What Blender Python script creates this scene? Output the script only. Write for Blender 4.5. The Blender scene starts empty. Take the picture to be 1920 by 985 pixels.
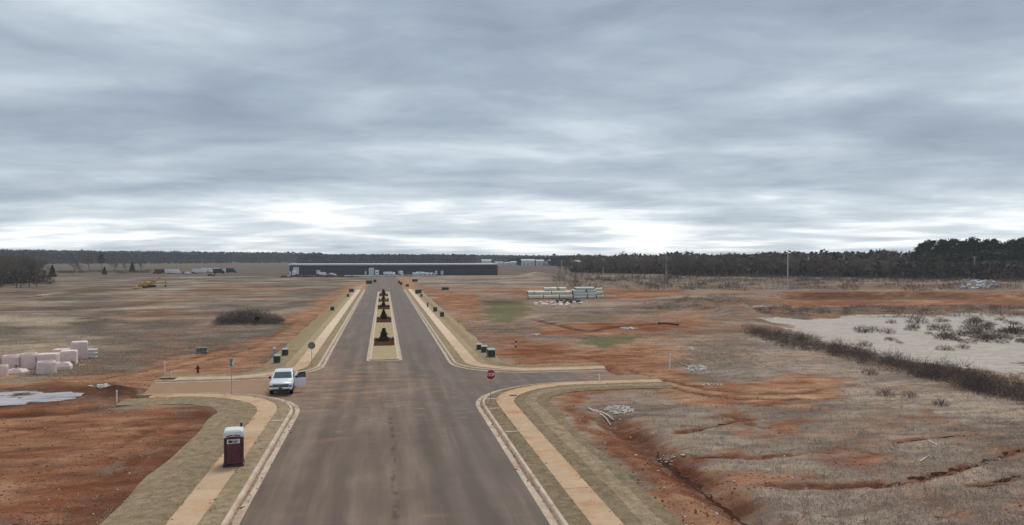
import bpy, math, random
import numpy as np
from mathutils import Vector, Matrix

# ------------------------------------------------------------------ camera, world, sun, exposure
scene = bpy.context.scene
col = scene.collection
F, H = 1371.0, 11.6                      # focal length in photo pixels, drone height in metres
YAW = math.atan((960 - 718.5) / F)       # the road runs along +Y
PIT = -math.atan(9.5 / F * math.cos(YAW))
cd = bpy.data.cameras.new('camera'); cam = bpy.data.objects.new('camera', cd); col.objects.link(cam)
cam.location = (0, 0, H)
cam.rotation_euler = (math.pi / 2 + PIT, 0, -YAW)
cd.sensor_fit = 'HORIZONTAL'; cd.sensor_width = 36.0; cd.lens = 36.0 * F / 1920
cd.clip_start = 0.1; cd.clip_end = 20000
scene.camera = cam

SUN_EL, SUN_AZ = math.radians(58), math.radians(25)     # azimuth from +Y towards +X
world = bpy.data.worlds.new('World'); scene.world = world; world.use_nodes = True
sun_d = bpy.data.lights.new('sun', 'SUN'); sun_d.energy = 1.5; sun_d.angle = math.radians(22); sun_d.color = (1.0, 0.95, 0.87)
sun = bpy.data.objects.new('sun', sun_d); col.objects.link(sun)
sv = Vector((math.sin(SUN_AZ) * math.cos(SUN_EL), math.cos(SUN_AZ) * math.cos(SUN_EL), math.sin(SUN_EL)))
sun.rotation_euler = (-sv).to_track_quat('-Z', 'Y').to_euler(); sun.location = sv * 300
vs = scene.view_settings
vs.view_transform = 'Standard'; vs.look = 'None'; vs.gamma = 1.0; vs.use_curve_mapping = False
vs.exposure = 0.48
scene.render.engine = 'CYCLES'
cy = scene.cycles
cy.use_denoising = True; cy.denoiser = 'OPENIMAGEDENOISE'
cy.max_bounces = 5; cy.diffuse_bounces = 3; cy.glossy_bounces = 2; cy.transmission_bounces = 3; cy.volume_bounces = 1
cy.transparent_max_bounces = 6
cy.use_adaptive_sampling = True; cy.adaptive_threshold = 0.01


class NT:
    """small helper for node trees"""
    def __init__(s, tree):
        s.t = tree; s.n = tree.nodes; s.l = tree.links
    def node(s, typ, **kw):
        n = s.n.new(typ)
        for k, v in kw.items(): setattr(n, k, v)
        return n
    def put(s, sock, v):
        if isinstance(v, bpy.types.NodeSocket): s.l.new(v, sock)
        elif isinstance(v, (tuple, list)):
            v = tuple(v)
            if sock.type == 'RGBA' and len(v) == 3: v = v + (1,)
            sock.default_value = v
        else: sock.default_value = v
    def math(s, op, a, b=0.0, c=None, clamp=False):
        n = s.node('ShaderNodeMath', operation=op, use_clamp=clamp)
        s.put(n.inputs[0], a); s.put(n.inputs[1], b)
        if c is not None: s.put(n.inputs[2], c)
        return n.outputs[0]
    def vmul(s, v, sc):
        n = s.node('ShaderNodeVectorMath', operation='MULTIPLY'); s.put(n.inputs[0], v); s.put(n.inputs[1], sc); return n.outputs[0]
    def vadd(s, v, sc):
        n = s.node('ShaderNodeVectorMath', operation='ADD'); s.put(n.inputs[0], v); s.put(n.inputs[1], sc); return n.outputs[0]
    def noise(s, v, scale, detail=5, rough=0.55, dist=0.0):
        n = s.node('ShaderNodeTexNoise')
        s.put(n.inputs['Vector'], v); n.inputs['Scale'].default_value = scale
        n.inputs['Detail'].default_value = detail; n.inputs['Roughness'].default_value = rough
        n.inputs['Distortion'].default_value = dist
        return n.outputs[0]
    def smooth(s, x, a, b):
        n = s.node('ShaderNodeMapRange', interpolation_type='SMOOTHSTEP')
        s.put(n.inputs[0], x); n.inputs[1].default_value = a; n.inputs[2].default_value = b
        return n.outputs[0]
    def mix(s, f, a, b, blend='MIX'):
        n = s.node('ShaderNodeMix', data_type='RGBA', blend_type=blend)
        s.put(n.inputs[0], f); s.put(n.inputs[6], a); s.put(n.inputs[7], b); return n.outputs[2]
    def ramp(s, f, stops):
        n = s.node('ShaderNodeValToRGB'); s.put(n.inputs[0], f)
        e = n.color_ramp.elements
        while len(e) < len(stops): e.new(0.5)
        for k, (p, c) in enumerate(stops):
            e[k].position = p; e[k].color = tuple(c) + (1,) if len(c) == 3 else c
        return n.outputs[0]
    def sep(s, v):
        n = s.node('ShaderNodeSeparateXYZ'); s.put(n.inputs[0], v); return n.outputs
    def comb(s, x, y, z):
        n = s.node('ShaderNodeCombineXYZ'); s.put(n.inputs[0], x); s.put(n.inputs[1], y); s.put(n.inputs[2], z); return n.outputs[0]


def build_world():
    t = NT(world.node_tree); t.n.clear()
    out = t.node('ShaderNodeOutputWorld')
    sky = t.node('ShaderNodeTexSky', sky_type='NISHITA'); sky.sun_disc = False
    sky.sun_elevation = SUN_EL; sky.sun_rotation = SUN_AZ
    b1 = t.node('ShaderNodeBackground'); t.l.new(sky.outputs[0], b1.inputs[0]); b1.inputs[1].default_value = 0.08
    d = t.node('ShaderNodeTexCoord').outputs['Generated']
    x, y, z = t.sep(d)
    zc = t.math('MAXIMUM', z, 0.0)
    zz = t.math('ADD', zc, 0.075)
    # a flat cloud deck seen from below: bands close up towards the horizon; turned so that they lie across the view
    ca, sa = math.cos(-YAW), math.sin(-YAW)
    rx = t.math('SUBTRACT', t.math('MULTIPLY', x, ca), t.math('MULTIPLY', y, -sa))
    ry = t.math('ADD', t.math('MULTIPLY', x, -sa), t.math('MULTIPLY', y, ca))
    px = t.math('DIVIDE', rx, zz); py = t.math('DIVIDE', ry, zz)
    v = t.comb(t.math('MULTIPLY', px, 0.8), py, 3.7)
    v = t.vadd(v, (2.4, 1.62, 0.0))
    big = t.noise(v, 0.52, 2, 0.5, 0.2)
    mid = t.noise(v, 1.35, 4, 0.52, 0.45)
    fin = t.noise(t.vmul(v, (0.8, 1.0, 1.0)), 4.2, 6, 0.6, 0.4)
    puff = t.noise(t.vmul(d, (2.6, 2.6, 9.5)), 1.6, 6, 0.55, 0.6)
    val = t.math('ADD', t.math('ADD', t.math('ADD', t.math('MULTIPLY', big, 0.44), t.math('MULTIPLY', mid, 0.26)), t.math('MULTIPLY', fin, 0.08)), t.math('MULTIPLY', puff, 0.22))
    low = t.smooth(zc, 0.135, 0.012)             # thinner, brighter cloud towards the horizon
    val = t.math('ADD', val, t.math('MULTIPLY', low, 0.17))
    c = t.ramp(val, [(0.39, (0.205, 0.245, 0.31)), (0.475, (0.270, 0.322, 0.388)), (0.55, (0.355, 0.412, 0.470)),
                     (0.635, (0.50, 0.555, 0.60)), (0.735, (0.88, 0.90, 0.90))])
    b2 = t.node('ShaderNodeBackground'); t.l.new(c, b2.inputs[0]); b2.inputs[1].default_value = 1.0
    m = t.node('ShaderNodeMixShader'); m.inputs[0].default_value = 0.95
    t.l.new(b1.outputs[0], m.inputs[1]); t.l.new(b2.outputs[0], m.inputs[2]); t.l.new(m.outputs[0], out.inputs[0])
build_world()

# ------------------------------------------------------------------ helpers
rng = random.Random(7)
nr = np.random.default_rng(11)
XC = 0.47


def ray(u, v):
    d = Vector(((u - 960) / F, 1.0, -(v - 492.5) / F))
    d = Matrix.Rotation(PIT, 3, 'X') @ d
    return Matrix.Rotation(-YAW, 3, 'Z') @ d
def P(u, v, z=0.0):
    """where the photo pixel (u, v) meets the level ground"""
    d = ray(u, v); t = (z - H) / d.z
    return (d.x * t, d.y * t)
def PD(u, dist):
    """ground point in the direction of photo column u at a chosen distance"""
    d = ray(u, 600); k = dist / math.hypot(d.x, d.y)
    return (d.x * k, d.y * k)


def tag(o, label=None, cat=None, group=None, kind=None):
    if label: o['label'] = label
    if cat: o['category'] = cat
    if group: o['group'] = group
    if kind: o['kind'] = kind
    return o
def empty(name, loc=(0, 0, 0), rz=0.0, label=None, cat=None, group=None):
    o = bpy.data.objects.new(name, None); col.objects.link(o)
    o.location = loc; o.rotation_euler = (0, 0, rz); o.empty_display_size = 0.3
    return tag(o, label, cat, group)
def link(name, me, parent=None):
    o = bpy.data.objects.new(name, me); col.objects.link(o)
    if parent is not None: o.parent = parent
    return o
def copy_tree(o, parent=None):
    c = o.copy(); col.objects.link(c)
    if parent is not None: c.parent = parent
    for ch in [q for q in o.children]: copy_tree(ch, c)
    return c
def fast_mesh(name, verts, faces, mat=None, smooth=False):
    """numpy vertices (n,3) and faces (m,k)"""
    verts = np.asarray(verts, np.float32); faces = np.asarray(faces, np.int32)
    me = bpy.data.meshes.new(name)
    me.vertices.add(len(verts)); me.vertices.foreach_set('co', verts.ravel())
    m, k = faces.shape
    me.loops.add(m * k); me.loops.foreach_set('vertex_index', faces.ravel())
    me.polygons.add(m); me.polygons.foreach_set('loop_start', np.arange(0, m * k, k, dtype=np.int32))
    if smooth: me.polygons.foreach_set('use_smooth', np.ones(m, bool))
    me.update(calc_edges=True)
    if mat: me.materials.append(mat)
    return me


class MB:
    """collects shapes for ONE mesh object"""
    def __init__(s): s.v = []; s.f = []
    def add(s, vs_, fs):
        b = len(s.v); s.v += [tuple(q) for q in vs_]; s.f += [tuple(i + b for i in q) for q in fs]; return s
    def box(s, c, d, rz=0.0, rot=None, bevel=0.0):
        hx, hy, hz = d[0] / 2, d[1] / 2, d[2] / 2
        R = rot if rot is not None else Matrix.Rotation(rz, 3, 'Z')
        c = Vector(c)
        if bevel <= 0:
            pts = [Vector((x, y, z)) for x in (-hx, hx) for y in (-hy, hy) for z in (-hz, hz)]
            fs = [(0, 1, 3, 2), (4, 6, 7, 5), (0, 4, 5, 1), (2, 3, 7, 6), (0, 2, 6, 4), (1, 5, 7, 3)]
        else:
            b = min(bevel, hx * .9, hy * .9, hz * .9)
            pts = []
            for z, k in ((-hz, b), (-hz + b, 0), (hz - b, 0), (hz, b)):
                X, Y = hx - k, hy - k
                e = b if k == 0 else b * 0.6
                pts += [Vector(q) for q in ((X - e, -Y, z), (X, -Y + e, z), (X, Y - e, z), (X - e, Y, z),
                                            (-X + e, Y, z), (-X, Y - e, z), (-X, -Y + e, z), (-X + e, -Y, z))]
            fs = [tuple(reversed(range(8))), tuple(range(24, 32))]
            for r in range(3):
                for i in range(8):
                    j = (i + 1) % 8
                    fs.append((r * 8 + i, r * 8 + j, r * 8 + 8 + j, r * 8 + 8 + i))
        return s.add([R @ p + c for p in pts], fs)
    def tube(s, pts, radii, n=6, cap=True):
        pts = [Vector(p) for p in pts]
        if not isinstance(radii, (list, tuple)): radii = [radii] * len(pts)
        vs_, fs = [], []
        for i, p in enumerate(pts):
            d = (pts[min(i + 1, len(pts) - 1)] - pts[max(i - 1, 0)])
            d = d.normalized() if d.length > 1e-9 else Vector((0, 0, 1))
            a = Vector((0, 0, 1)) if abs(d.z) < 0.9 else Vector((1, 0, 0))
            u = d.cross(a).normalized(); w = d.cross(u)
            for k in range(n):
                an = 2 * math.pi * k / n
                vs_.append(p + (u * math.cos(an) + w * math.sin(an)) * radii[i])
        for i in range(len(pts) - 1):
            for k in range(n):
                j = (k + 1) % n
                fs.append((i * n + k, i * n + n + k, i * n + n + j, i * n + j))
        if cap:
            fs.append(tuple(range(n))); fs.append(tuple(reversed(range((len(pts) - 1) * n, len(pts) * n))))
        return s.add(vs_, fs)
    def lathe(s, prof, n=12, c=(0, 0, 0)):
        vs_, fs = [], []
        for r, z in prof:
            for k in range(n):
                a = 2 * math.pi * k / n
                vs_.append((c[0] + r * math.cos(a), c[1] + r * math.sin(a), c[2] + z))
        m = len(prof)
        for i in range(m - 1):
            for k in range(n):
                j = (k + 1) % n
                fs.append((i * n + k, i * n + j, i * n + n + j, i * n + n + k))
        fs.append(tuple(reversed(range(n)))); fs.append(tuple(range((m - 1) * n, m * n)))
        return s.add(vs_, fs)
    def loft(s, rings, cap=True):
        n = len(rings[0]); vs_ = [p for r in rings for p in r]; fs = []
        for i in range(len(rings) - 1):
            for k in range(n):
                j = (k + 1) % n
                fs.append((i * n + k, i * n + j, i * n + n + j, i * n + n + k))
        if cap:
            fs.append(tuple(reversed(range(n)))); fs.append(tuple(range((len(rings) - 1) * n, len(rings) * n)))
        return s.add(vs_, fs)
    def prism(s, poly, z0, z1):
        n = len(poly)
        vs_ = [(p[0], p[1], z0) for p in poly] + [(p[0], p[1], z1) for p in poly]
        fs = [tuple(reversed(range(n))), tuple(range(n, 2 * n))] + [(i, (i + 1) % n, n + (i + 1) % n, n + i) for i in range(n)]
        return s.add(vs_, fs)
    def mesh(s, name, mat, smooth=False):
        me = bpy.data.meshes.new(name); me.from_pydata(s.v, [], s.f); me.update()
        me.materials.append(mat)
        if smooth: me.polygons.foreach_set('use_smooth', [True] * len(me.polygons))
        return me
    def build(s, name, mat, parent=None, smooth=False):
        return link(name, s.mesh(name, mat, smooth), parent)


def principled(name):
    m = bpy.data.materials.new(name); m.use_nodes = True
    t = NT(m.node_tree); b = t.n['Principled BSDF']
    return m, t, b
MATS = {}
def mat(name, c, rough=0.7, var=0.18, scale=3.0, bump=0.0, metal=0.0, world_pos=False, c2=None, per_obj=0.0, dirt=None, spec=0.4, far=None):
    if name in MATS: return MATS[name]
    m, t, b = principled(name)
    co = t.node('ShaderNodeNewGeometry').outputs['Position'] if world_pos else t.node('ShaderNodeTexCoord').outputs['Object']
    n1 = t.noise(co, scale, 5, 0.6); n2 = t.noise(co, scale * 6.3, 3, 0.6)
    f = t.math('ADD', t.math('MULTIPLY', n1, 0.65), t.math('MULTIPLY', n2, 0.35))
    lo = tuple(q * (1 - var) for q in c); hi = c2 if c2 else tuple(min(1, q * (1 + var)) for q in c)
    base = t.ramp(f, [(0.33, lo), (0.67, hi)])
    if dirt:
        dn = t.smooth(t.noise(co, scale * 0.7, 6, 0.7), 0.47, 0.66)
        base = t.mix(t.math('MULTIPLY', dn, dirt[1]), base, dirt[0])
    if far:      # blends towards the far colour further up the avenue
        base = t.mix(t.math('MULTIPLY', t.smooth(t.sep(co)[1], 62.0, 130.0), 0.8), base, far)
    if per_obj:
        r = t.node('ShaderNodeObjectInfo').outputs['Random']
        k = t.math('ADD', t.math('MULTIPLY', r, 2 * per_obj), 1 - per_obj)
        base = t.mix(1.0, base, t.comb(k, k, k), 'MULTIPLY')
    t.put(b.inputs['Base Color'], base)
    b.inputs['Roughness'].default_value = rough; b.inputs['Metallic'].default_value = metal
    b.inputs['Specular IOR Level'].default_value = spec if rough < 0.84 else 0.02
    if bump:
        bn = t.node('ShaderNodeBump'); bn.inputs['Strength'].default_value = 0.6; bn.inputs['Distance'].default_value = bump
        t.put(bn.inputs['Height'], f); t.l.new(bn.outputs[0], b.inputs['Normal'])
    MATS[name] = m
    return m


# numpy gradient noise
_perm = nr.permutation(512); _perm = np.concatenate([_perm, _perm, _perm])
_ang = nr.random(512) * 2 * np.pi; _gx, _gy = np.cos(_ang), np.sin(_ang)
def pnoise(x, y):
    x = np.asarray(x, float); y = np.asarray(y, float)
    xi = np.floor(x).astype(int); yi = np.floor(y).astype(int); xf = x - xi; yf = y - yi
    u = xf * xf * xf * (xf * (xf * 6 - 15) + 10); v = yf * yf * yf * (yf * (yf * 6 - 15) + 10)
    def g(ix, iy, dx, dy):
        h = _perm[(_perm[ix & 511] + iy) & 511]
        return _gx[h] * dx + _gy[h] * dy
    a = g(xi, yi, xf, yf); b = g(xi + 1, yi, xf - 1, yf); c = g(xi, yi + 1, xf, yf - 1); d = g(xi + 1, yi + 1, xf - 1, yf - 1)
    return (a * (1 - u) + b * u) * (1 - v) + (c * (1 - u) + d * u) * v
def fbm(x, y, f, oct=4, g=0.5):
    s = 0; a = 1.0
    for k in range(oct):
        s = s + a * pnoise(x * f + 17.3 * k, y * f - 9.1 * k); a *= g; f *= 2.03
    return s
def sstep(a, b, x):
    t = np.clip((x - a) / (b - a), 0, 1); return t * t * (3 - 2 * t)


# ------------------------------------------------------------------ road layout
KB = 7.35                                 # kerb back, from the road's centre line
Y_NEAR, Y_FAR = 65.3, 72.9                # kerb backs of the side road
R_NEAR, R_FAR = 9.0, 7.5
ARM = {('r', 'n'): 25.0, ('r', 'f'): 22.5, ('l', 'n'): 21.0, ('l', 'f'): 21.5}
Y_END = 268.0


def quad_off(x, y, side, half):
    """distance behind the kerb for one quadrant of the crossing (negative on the road)"""
    u = (x - XC) * (1 if side == 'r' else -1) - KB
    w = (Y_NEAR - y) if half == 'n' else (y - Y_FAR)
    R = R_NEAR if half == 'n' else R_FAR
    c = R - np.hypot(np.maximum(R - u, 0), np.maximum(R - w, 0))
    return np.where((u < R) & (w < R), c, np.minimum(u, w))
def corridor(x, y):
    """1 inside the built strip (road, kerb, pavement, straw verge), 0 in the open field"""
    x = np.asarray(x, float); y = np.asarray(y, float)
    m = np.zeros_like(x)
    off = np.maximum(np.maximum(quad_off(x, y, 'r', 'n'), quad_off(x, y, 'l', 'n')), np.maximum(quad_off(x, y, 'r', 'f'), quad_off(x, y, 'l', 'f')))
    ax = np.abs(x - XC)
    inside = off < 4.9 - 2.0 * sstep(KB + 2, KB + 8, ax) * ((y > 40) & (y < 85))
    lim = np.where(x > 0, np.where(y < 69, ARM[('r', 'n')], ARM[('r', 'f')]), np.where(y < 69, ARM[('l', 'n')], ARM[('l', 'f')]))
    inside &= (ax < lim - 0.4)
    inside &= ~((y > Y_END) & (ax > 6.4))
    inside &= (y < 468)
    return inside


def poly_px(pts): return np.array([P(u, v) for u, v in pts])
def poly_sd(x, y, poly):
    """signed distance to a polygon, positive inside"""
    n = len(poly); d = np.full(x.shape, 1e18); ins = np.zeros(x.shape, bool)
    for i in range(n):
        ax, ay = poly[i]; bx, by = poly[(i + 1) % n]
        ex, ey = bx - ax, by - ay; wx, wy = x - ax, y - ay
        t = np.clip((wx * ex + wy * ey) / (ex * ex + ey * ey + 1e-9), 0, 1)
        d = np.minimum(d, (wx - ex * t) ** 2 + (wy - ey * t) ** 2)
        c = ((ay > y) != (by > y)) & (x < (bx - ax) * (y - ay) / ((by - ay) if by != ay else 1e-9) + ax)
        ins ^= c
    d = np.sqrt(d); return np.where(ins, d, -d)
def line_d(x, y, pts):
    d = np.full(x.shape, 1e18)
    for (ax, ay), (bx, by) in zip(pts[:-1], pts[1:]):
        ex, ey = bx - ax, by - ay; wx, wy = x - ax, y - ay
        t = np.clip((wx * ex + wy * ey) / (ex * ex + ey * ey + 1e-9), 0, 1)
        d = np.minimum(d, (wx - ex * t) ** 2 + (wy - ey * t) ** 2)
    return np.sqrt(d)

GULLY = [([(1150, 792), (1200, 828), (1260, 872), (1340, 925), (1450, 1000)], 1.1, 0.55),
         ([(1640, 912), (1720, 900), (1800, 882), (1870, 860), (1930, 843)], 0.22, 0.16),
         ([(1680, 828), (1740, 819), (1800, 814)], 0.2, 0.12),
         ([(1540, 968), (1640, 956)], 0.2, 0.1),
         ([(1270, 818), (1330, 800), (1410, 788)], 0.25, 0.12),
         ([(1440, 915), (1560, 912), (1680, 908)], 0.3, 0.12),
         ([(1830, 915), (1890, 903), (1930, 893)], 0.2, 0.1),
         ([(1750, 965), (1810, 970)], 0.25, 0.12),
         ([(1000, 600), (1100, 622), (1180, 612), (1280, 606)], 0.8, 0.15),
         ([(0, 780), (120, 775), (230, 760)], 0.8, 0.1),
         ([(20, 560), (130, 552), (270, 540)], 1.5, 0.4),
         ([(1180, 700), (1240, 712), (1310, 728), (1400, 742), (1500, 738), (1600, 722)], 0.3, 0.10),
         ([(1170, 708), (1230, 720), (1300, 738), (1390, 752), (1500, 750)], 0.3, 0.10),
         ([(1060, 760), (1110, 812), (1200, 888), (1310, 990)], 0.28, 0.08),
         ([(1320, 770), (1420, 800), (1540, 830), (1640, 850)], 0.25, 0.08),
         ([(1300, 860), (1420, 860), (1560, 842)], 0.25, 0.10),
         ([(30, 800), (150, 815), (260, 800), (340, 790)], 0.3, 0.08),
         ([(-20, 870), (100, 880), (200, 850), (300, 800)], 0.3, 0.08),
         ([(120, 985), (180, 930), (260, 860), (350, 800)], 0.35, 0.08),
         ([(200, 725), (330, 690), (470, 655), (560, 600)], 0.4, 0.08),
         ([(180, 715), (330, 680), (450, 645)], 0.4, 0.08),
         ([(1010, 660), (1090, 672), (1170, 690)], 0.35, 0.08),
         ([(930, 640), (1050, 660), (1150, 664), (1250, 650)], 0.35, 0.08)]
GULLY = [(np.array([P(u, v) for u, v in p]), w, d) for p, w, d in GULLY]
PUDDLE = poly_px([(-40, 738), (60, 733), (130, 734), (162, 738), (140, 748), (70, 755), (-40, 760)])
BASIN = poly_px([(1445, 600), (1560, 592), (1750, 590), (1990, 584), (1990, 712), (1880, 690), (1760, 676), (1650, 655), (1540, 628)])
CUT = poly_px([(1455, 549), (1990, 549), (1990, 569), (1700, 571), (1470, 573)])
MOUND = [(P(1155, 697), 0.55, 2.0), (P(1375, 588), 1.6, 5.0), (P(1010, 521), 3.0, 14.0), (P(1385, 525), 1.6, 22.0),
         (P(225, 742), 0.5, 1.8), (P(205, 745), 0.35, 1.6), (P(1430, 700), 0.5, 3.0), (P(1780, 535), .6, 14.0), (P(1830, 536), 1.3, 14.0),
         (P(462, 606), 0.9, 5.0)]


def gully_warp(x, y): return x + 0.35 * fbm(x, y, 0.5, 2), y + 0.35 * fbm(x + 9, y, 0.5, 2)
def gully_d(wx, wy, pts):
    d = np.full(wx.shape, 99.0); lo = pts.min(0) - 8; hi = pts.max(0) + 8
    k = np.nonzero((wx > lo[0]) & (wx < hi[0]) & (wy > lo[1]) & (wy < hi[1]))
    if len(k[0]): d[k] = line_d(wx[k], wy[k], pts)
    return d


def height(x, y):
    """terrain height, metres"""
    x = np.asarray(x, float); y = np.asarray(y, float)
    r = np.hypot(x, y)
    ax = np.abs(x - XC)
    open_ = sstep(11.5, 22, ax)
    open_ = np.where((y > 60) & (y < 78) & (ax < 30), 0.25 * open_, open_)
    z = 0.05 + open_ * (0.22 * fbm(x, y, 0.055, 3) + 0.30 * fbm(x, y, 0.016, 2))
    z = z + (0.35 + 0.65 * open_) * (0.055 * fbm(x, y, 0.55, 3, 0.6))
    z = z - open_ * 0.10 * np.abs(fbm(x + 50, y, 0.17, 3, 0.55))
    wx, wy = gully_warp(x, y)
    for pts, w, d in GULLY:
        dd = gully_d(wx, wy, pts)
        z = z - d * np.exp(-(dd / w) ** 2) + 0.25 * d * np.exp(-((dd - 2.2 * w) / w) ** 2)
    sd = poly_sd(x + 2.2 * fbm(x, y, 0.06, 3), y + 2.2 * fbm(x + 31, y, 0.06, 3), BASIN)
    z = np.where(sd > -6, z * (1 - sstep(-4, 1, sd)) + sstep(-4, 1, sd) * (-0.55 + 0.03 * fbm(x, y, 0.4, 2)), z)
    sd = poly_sd(x + 3.0 * fbm(x, y, 0.05, 3), y + 3.0 * fbm(x + 31, y, 0.05, 3), CUT)
    z = z - 1.7 * sstep(-0.5, 1.5, sd)
    sd = poly_sd(x + 0.8 * fbm(x, y, 0.3, 3), y + 0.8 * fbm(x + 31, y, 0.3, 3), PUDDLE)
    z = np.where(sd > -3, z * (1 - sstep(-1.5, 0.6, sd)) + (-0.085 + 0.17 * fbm(x * .4, y, .8, 3, .65)) * sstep(-1.5, 0.6, sd), z)
    for (mx, my), h, w in MOUND:
        z = z + h * np.exp(-(((x - mx) ** 2 + (y - my) ** 2) / w ** 2)) * (1 + 0.5 * fbm(x, y, 1.5 / w, 2))
    z = np.where(y > 430, z * np.clip(1 - (y - 430) / 60, 0.15, 1), z)
    # level pad of the long building
    cor = corridor(x, y)
    z = np.where(cor, -0.3, z)
    return z
def hz(x, y): return float(height(np.array([x]), np.array([y]))[0])


# ------------------------------------------------------------------ terrain sheet
def axis(a0, a1, step, grow, lo, hi):
    mid = list(np.arange(a0, a1, step)); out = []
    s, p = step, a1
    while p < hi: out.append(p); s *= grow; p += s
    out.append(hi); pre = []
    s, p = step, a0 - step
    while p > lo: pre.append(p); s *= grow; p -= s
    pre.append(lo)
    return np.array(pre[::-1] + mid + out)
xs = axis(-36, 62, 0.42, 1.035, -3600, 3600)
ys = axis(26, 118, 0.42, 1.022, -120, 4200)
GX, GY = np.meshgrid(xs, ys)
gx, gy = GX.ravel(), GY.ravel()
gz = height(gx, gy)
nx, ny = len(xs), len(ys)
idx = np.arange(nx * ny).reshape(ny, nx)
gf = np.stack([idx[:-1, :-1], idx[:-1, 1:], idx[1:, 1:], idx[1:, :-1]], -1).reshape(-1, 4)

# what grows or lies where: bare soil, green grass, pale sand, wet soil, pale straw, tan soil
W = {k: np.zeros(len(gx)) for k in ('soil', 'green', 'sand', 'wet', 'straw', 'tan', 'dim')}
rr = np.hypot(gx, gy)
def patch(key, pts, amt, feather=3.0, warp=2.0, mode='max', world=False):
    poly = np.array(pts) if world else poly_px(pts)
    feather = feather * 1.7 + 0.4; warp = warp * 1.25
    lo = poly.min(0) - feather * 3 - 8; hi = poly.max(0) + feather * 3 + 8
    k = np.nonzero((gx > lo[0]) & (gx < hi[0]) & (gy > lo[1]) & (gy < hi[1]))[0]
    if len(k) == 0: return
    x, y = gx[k], gy[k]
    fr = 0.9 / max(warp, 0.3) * 0.35
    sd = poly_sd(x + warp * fbm(x, y, fr, 3) * 1.6, y + warp * fbm(x + 71, y + 13, fr, 3) * 1.6, poly)
    m = sstep(-feather, feather, sd) * amt
    if mode == 'max': W[key][k] = np.maximum(W[key][k], m)
    elif mode == 'mul': W[key][k] *= 1 - sstep(-feather, feather, sd) * amt
    else: W[key][k] += m
def blob(key, u, v, ru, rv, amt, **kw):
    pts = [(u + ru * math.cos(a), v + rv * math.sin(a)) for a in np.linspace(0, 2 * math.pi, 14)[:-1]]
    patch(key, pts, amt, **kw)

left = gx < 0
W['soil'] += np.where(left, 0.26, 0.25) + 0.50 * fbm(gx, gy * .8, 0.03, 5, .6) + 0.20 * fbm(gx, gy, 0.2, 3)
W['soil'] = np.where(gy > 330, W['soil'] * 0.3, W['soil'])
W['straw'] += np.clip(0.30 + 1.5 * fbm(gx * 0.5, gy, 0.05, 5, .6), 0, 1.2) * np.where(left, 1, 0.7)
W['green'] += np.clip(0.25 + 0.9 * fbm(gx + 200, gy * 0.6, 0.035, 4, .6), 0, 1) * np.where(left, 0.8, 0.5)
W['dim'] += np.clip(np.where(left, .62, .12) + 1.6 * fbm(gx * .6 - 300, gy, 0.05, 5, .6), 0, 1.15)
W['tan'] += np.clip(0.30 + 0.9 * fbm(gx + 500, gy, 0.04, 4, .6), 0, .8)
W['soil'] += np.where(left, 0, .16) * sstep(62, 80, gy) * (1 - sstep(200, 300, gy))
# left of the road
patch('soil', [(688, 527), (640, 538), (560, 585), (480, 640), (380, 668), (240, 690), (160, 705), (0, 712), (-60, 735), (200, 760), (480, 712), (520, 680), (600, 600), (690, 545)], 1.0, 2.5, 3)
patch('tan', [(688, 527), (640, 538), (560, 585), (480, 640), (380, 668), (240, 690), (160, 705), (0, 705), (-60, 735), (200, 735), (480, 712), (520, 680), (600, 600), (690, 545)], 0.6, 2.5, 3)
patch('soil', [(-80, 752), (160, 752), (220, 762), (390, 765), (410, 800), (200, 1000), (-400, 1000)], 0.95, 1.5, 2)
patch('soil', [(240, 764), (330, 764), (405, 766), (428, 785), (420, 805), (310, 910), (205, 1010), (60, 1010), (240, 880), (340, 800), (330, 778)], 1.1, .8, .8)
patch('wet', [(330, 766), (405, 768), (426, 786), (418, 805), (310, 910), (205, 1010), (80, 1010), (260, 880), (350, 800), (340, 778)], .62, 1.0, .8)
patch('tan', [(-120, 760), (405, 766), (428, 785), (420, 805), (205, 1010), (-400, 1010)], .65, 1.0, 1.0, mode='mul')
patch('tan', [(-80, 780), (300, 790), (240, 860), (60, 940), (-200, 1000)], 0.30, 2.0, 2)
patch('straw', [(-80, 800), (280, 800), (230, 860), (60, 960), (-200, 1000)], 0.4, 2.0, 2)
patch('straw', [(30, 612), (100, 602), (130, 600), (115, 610), (60, 616)], 1.0, 1.5, 2)
patch('straw', [(0, 618), (80, 617), (80, 623), (0, 625)], 0.9, 1.5, 2)
patch('straw', [(230, 600), (330, 586), (345, 592), (250, 604)], 0.9, 1.5, 2)
patch('straw', [(0, 630), (200, 622), (300, 640), (120, 662), (0, 664)], 0.7, 2.0, 3)
patch('green', [(110, 615), (160, 592), (230, 590), (220, 602), (140, 612), (170, 620)], 0.9, 2.0, 3)
patch('green', [(120, 556), (140, 538), (250, 535), (210, 548)], 0.9, 3.0, 3)
patch('green', [(560, 535), (620, 523), (685, 523), (640, 532)], 0.6, 5.0, 4)
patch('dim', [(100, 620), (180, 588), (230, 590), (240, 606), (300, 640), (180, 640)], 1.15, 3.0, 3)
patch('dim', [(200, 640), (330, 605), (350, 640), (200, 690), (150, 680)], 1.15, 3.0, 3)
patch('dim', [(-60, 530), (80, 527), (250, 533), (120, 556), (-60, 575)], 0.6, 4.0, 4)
patch('straw', [(70, 536), (110, 525), (180, 525), (120, 534)], 0.9, 4.0, 3)
patch('sand', [(60, 553), (125, 547), (130, 550), (70, 558)], 0.7, 2.0, 1)
patch('sand', [(300, 533), (400, 515), (412, 515), (330, 533)], 0.55, 2.5, 1)
patch('tan', [(-80, 700), (60, 698), (60, 712), (-80, 722)], 1.0, 1.0, 1); patch('soil', [(-80, 696), (62, 696), (70, 708), (-80, 726)], 1.0, 1.0, 1)
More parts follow.
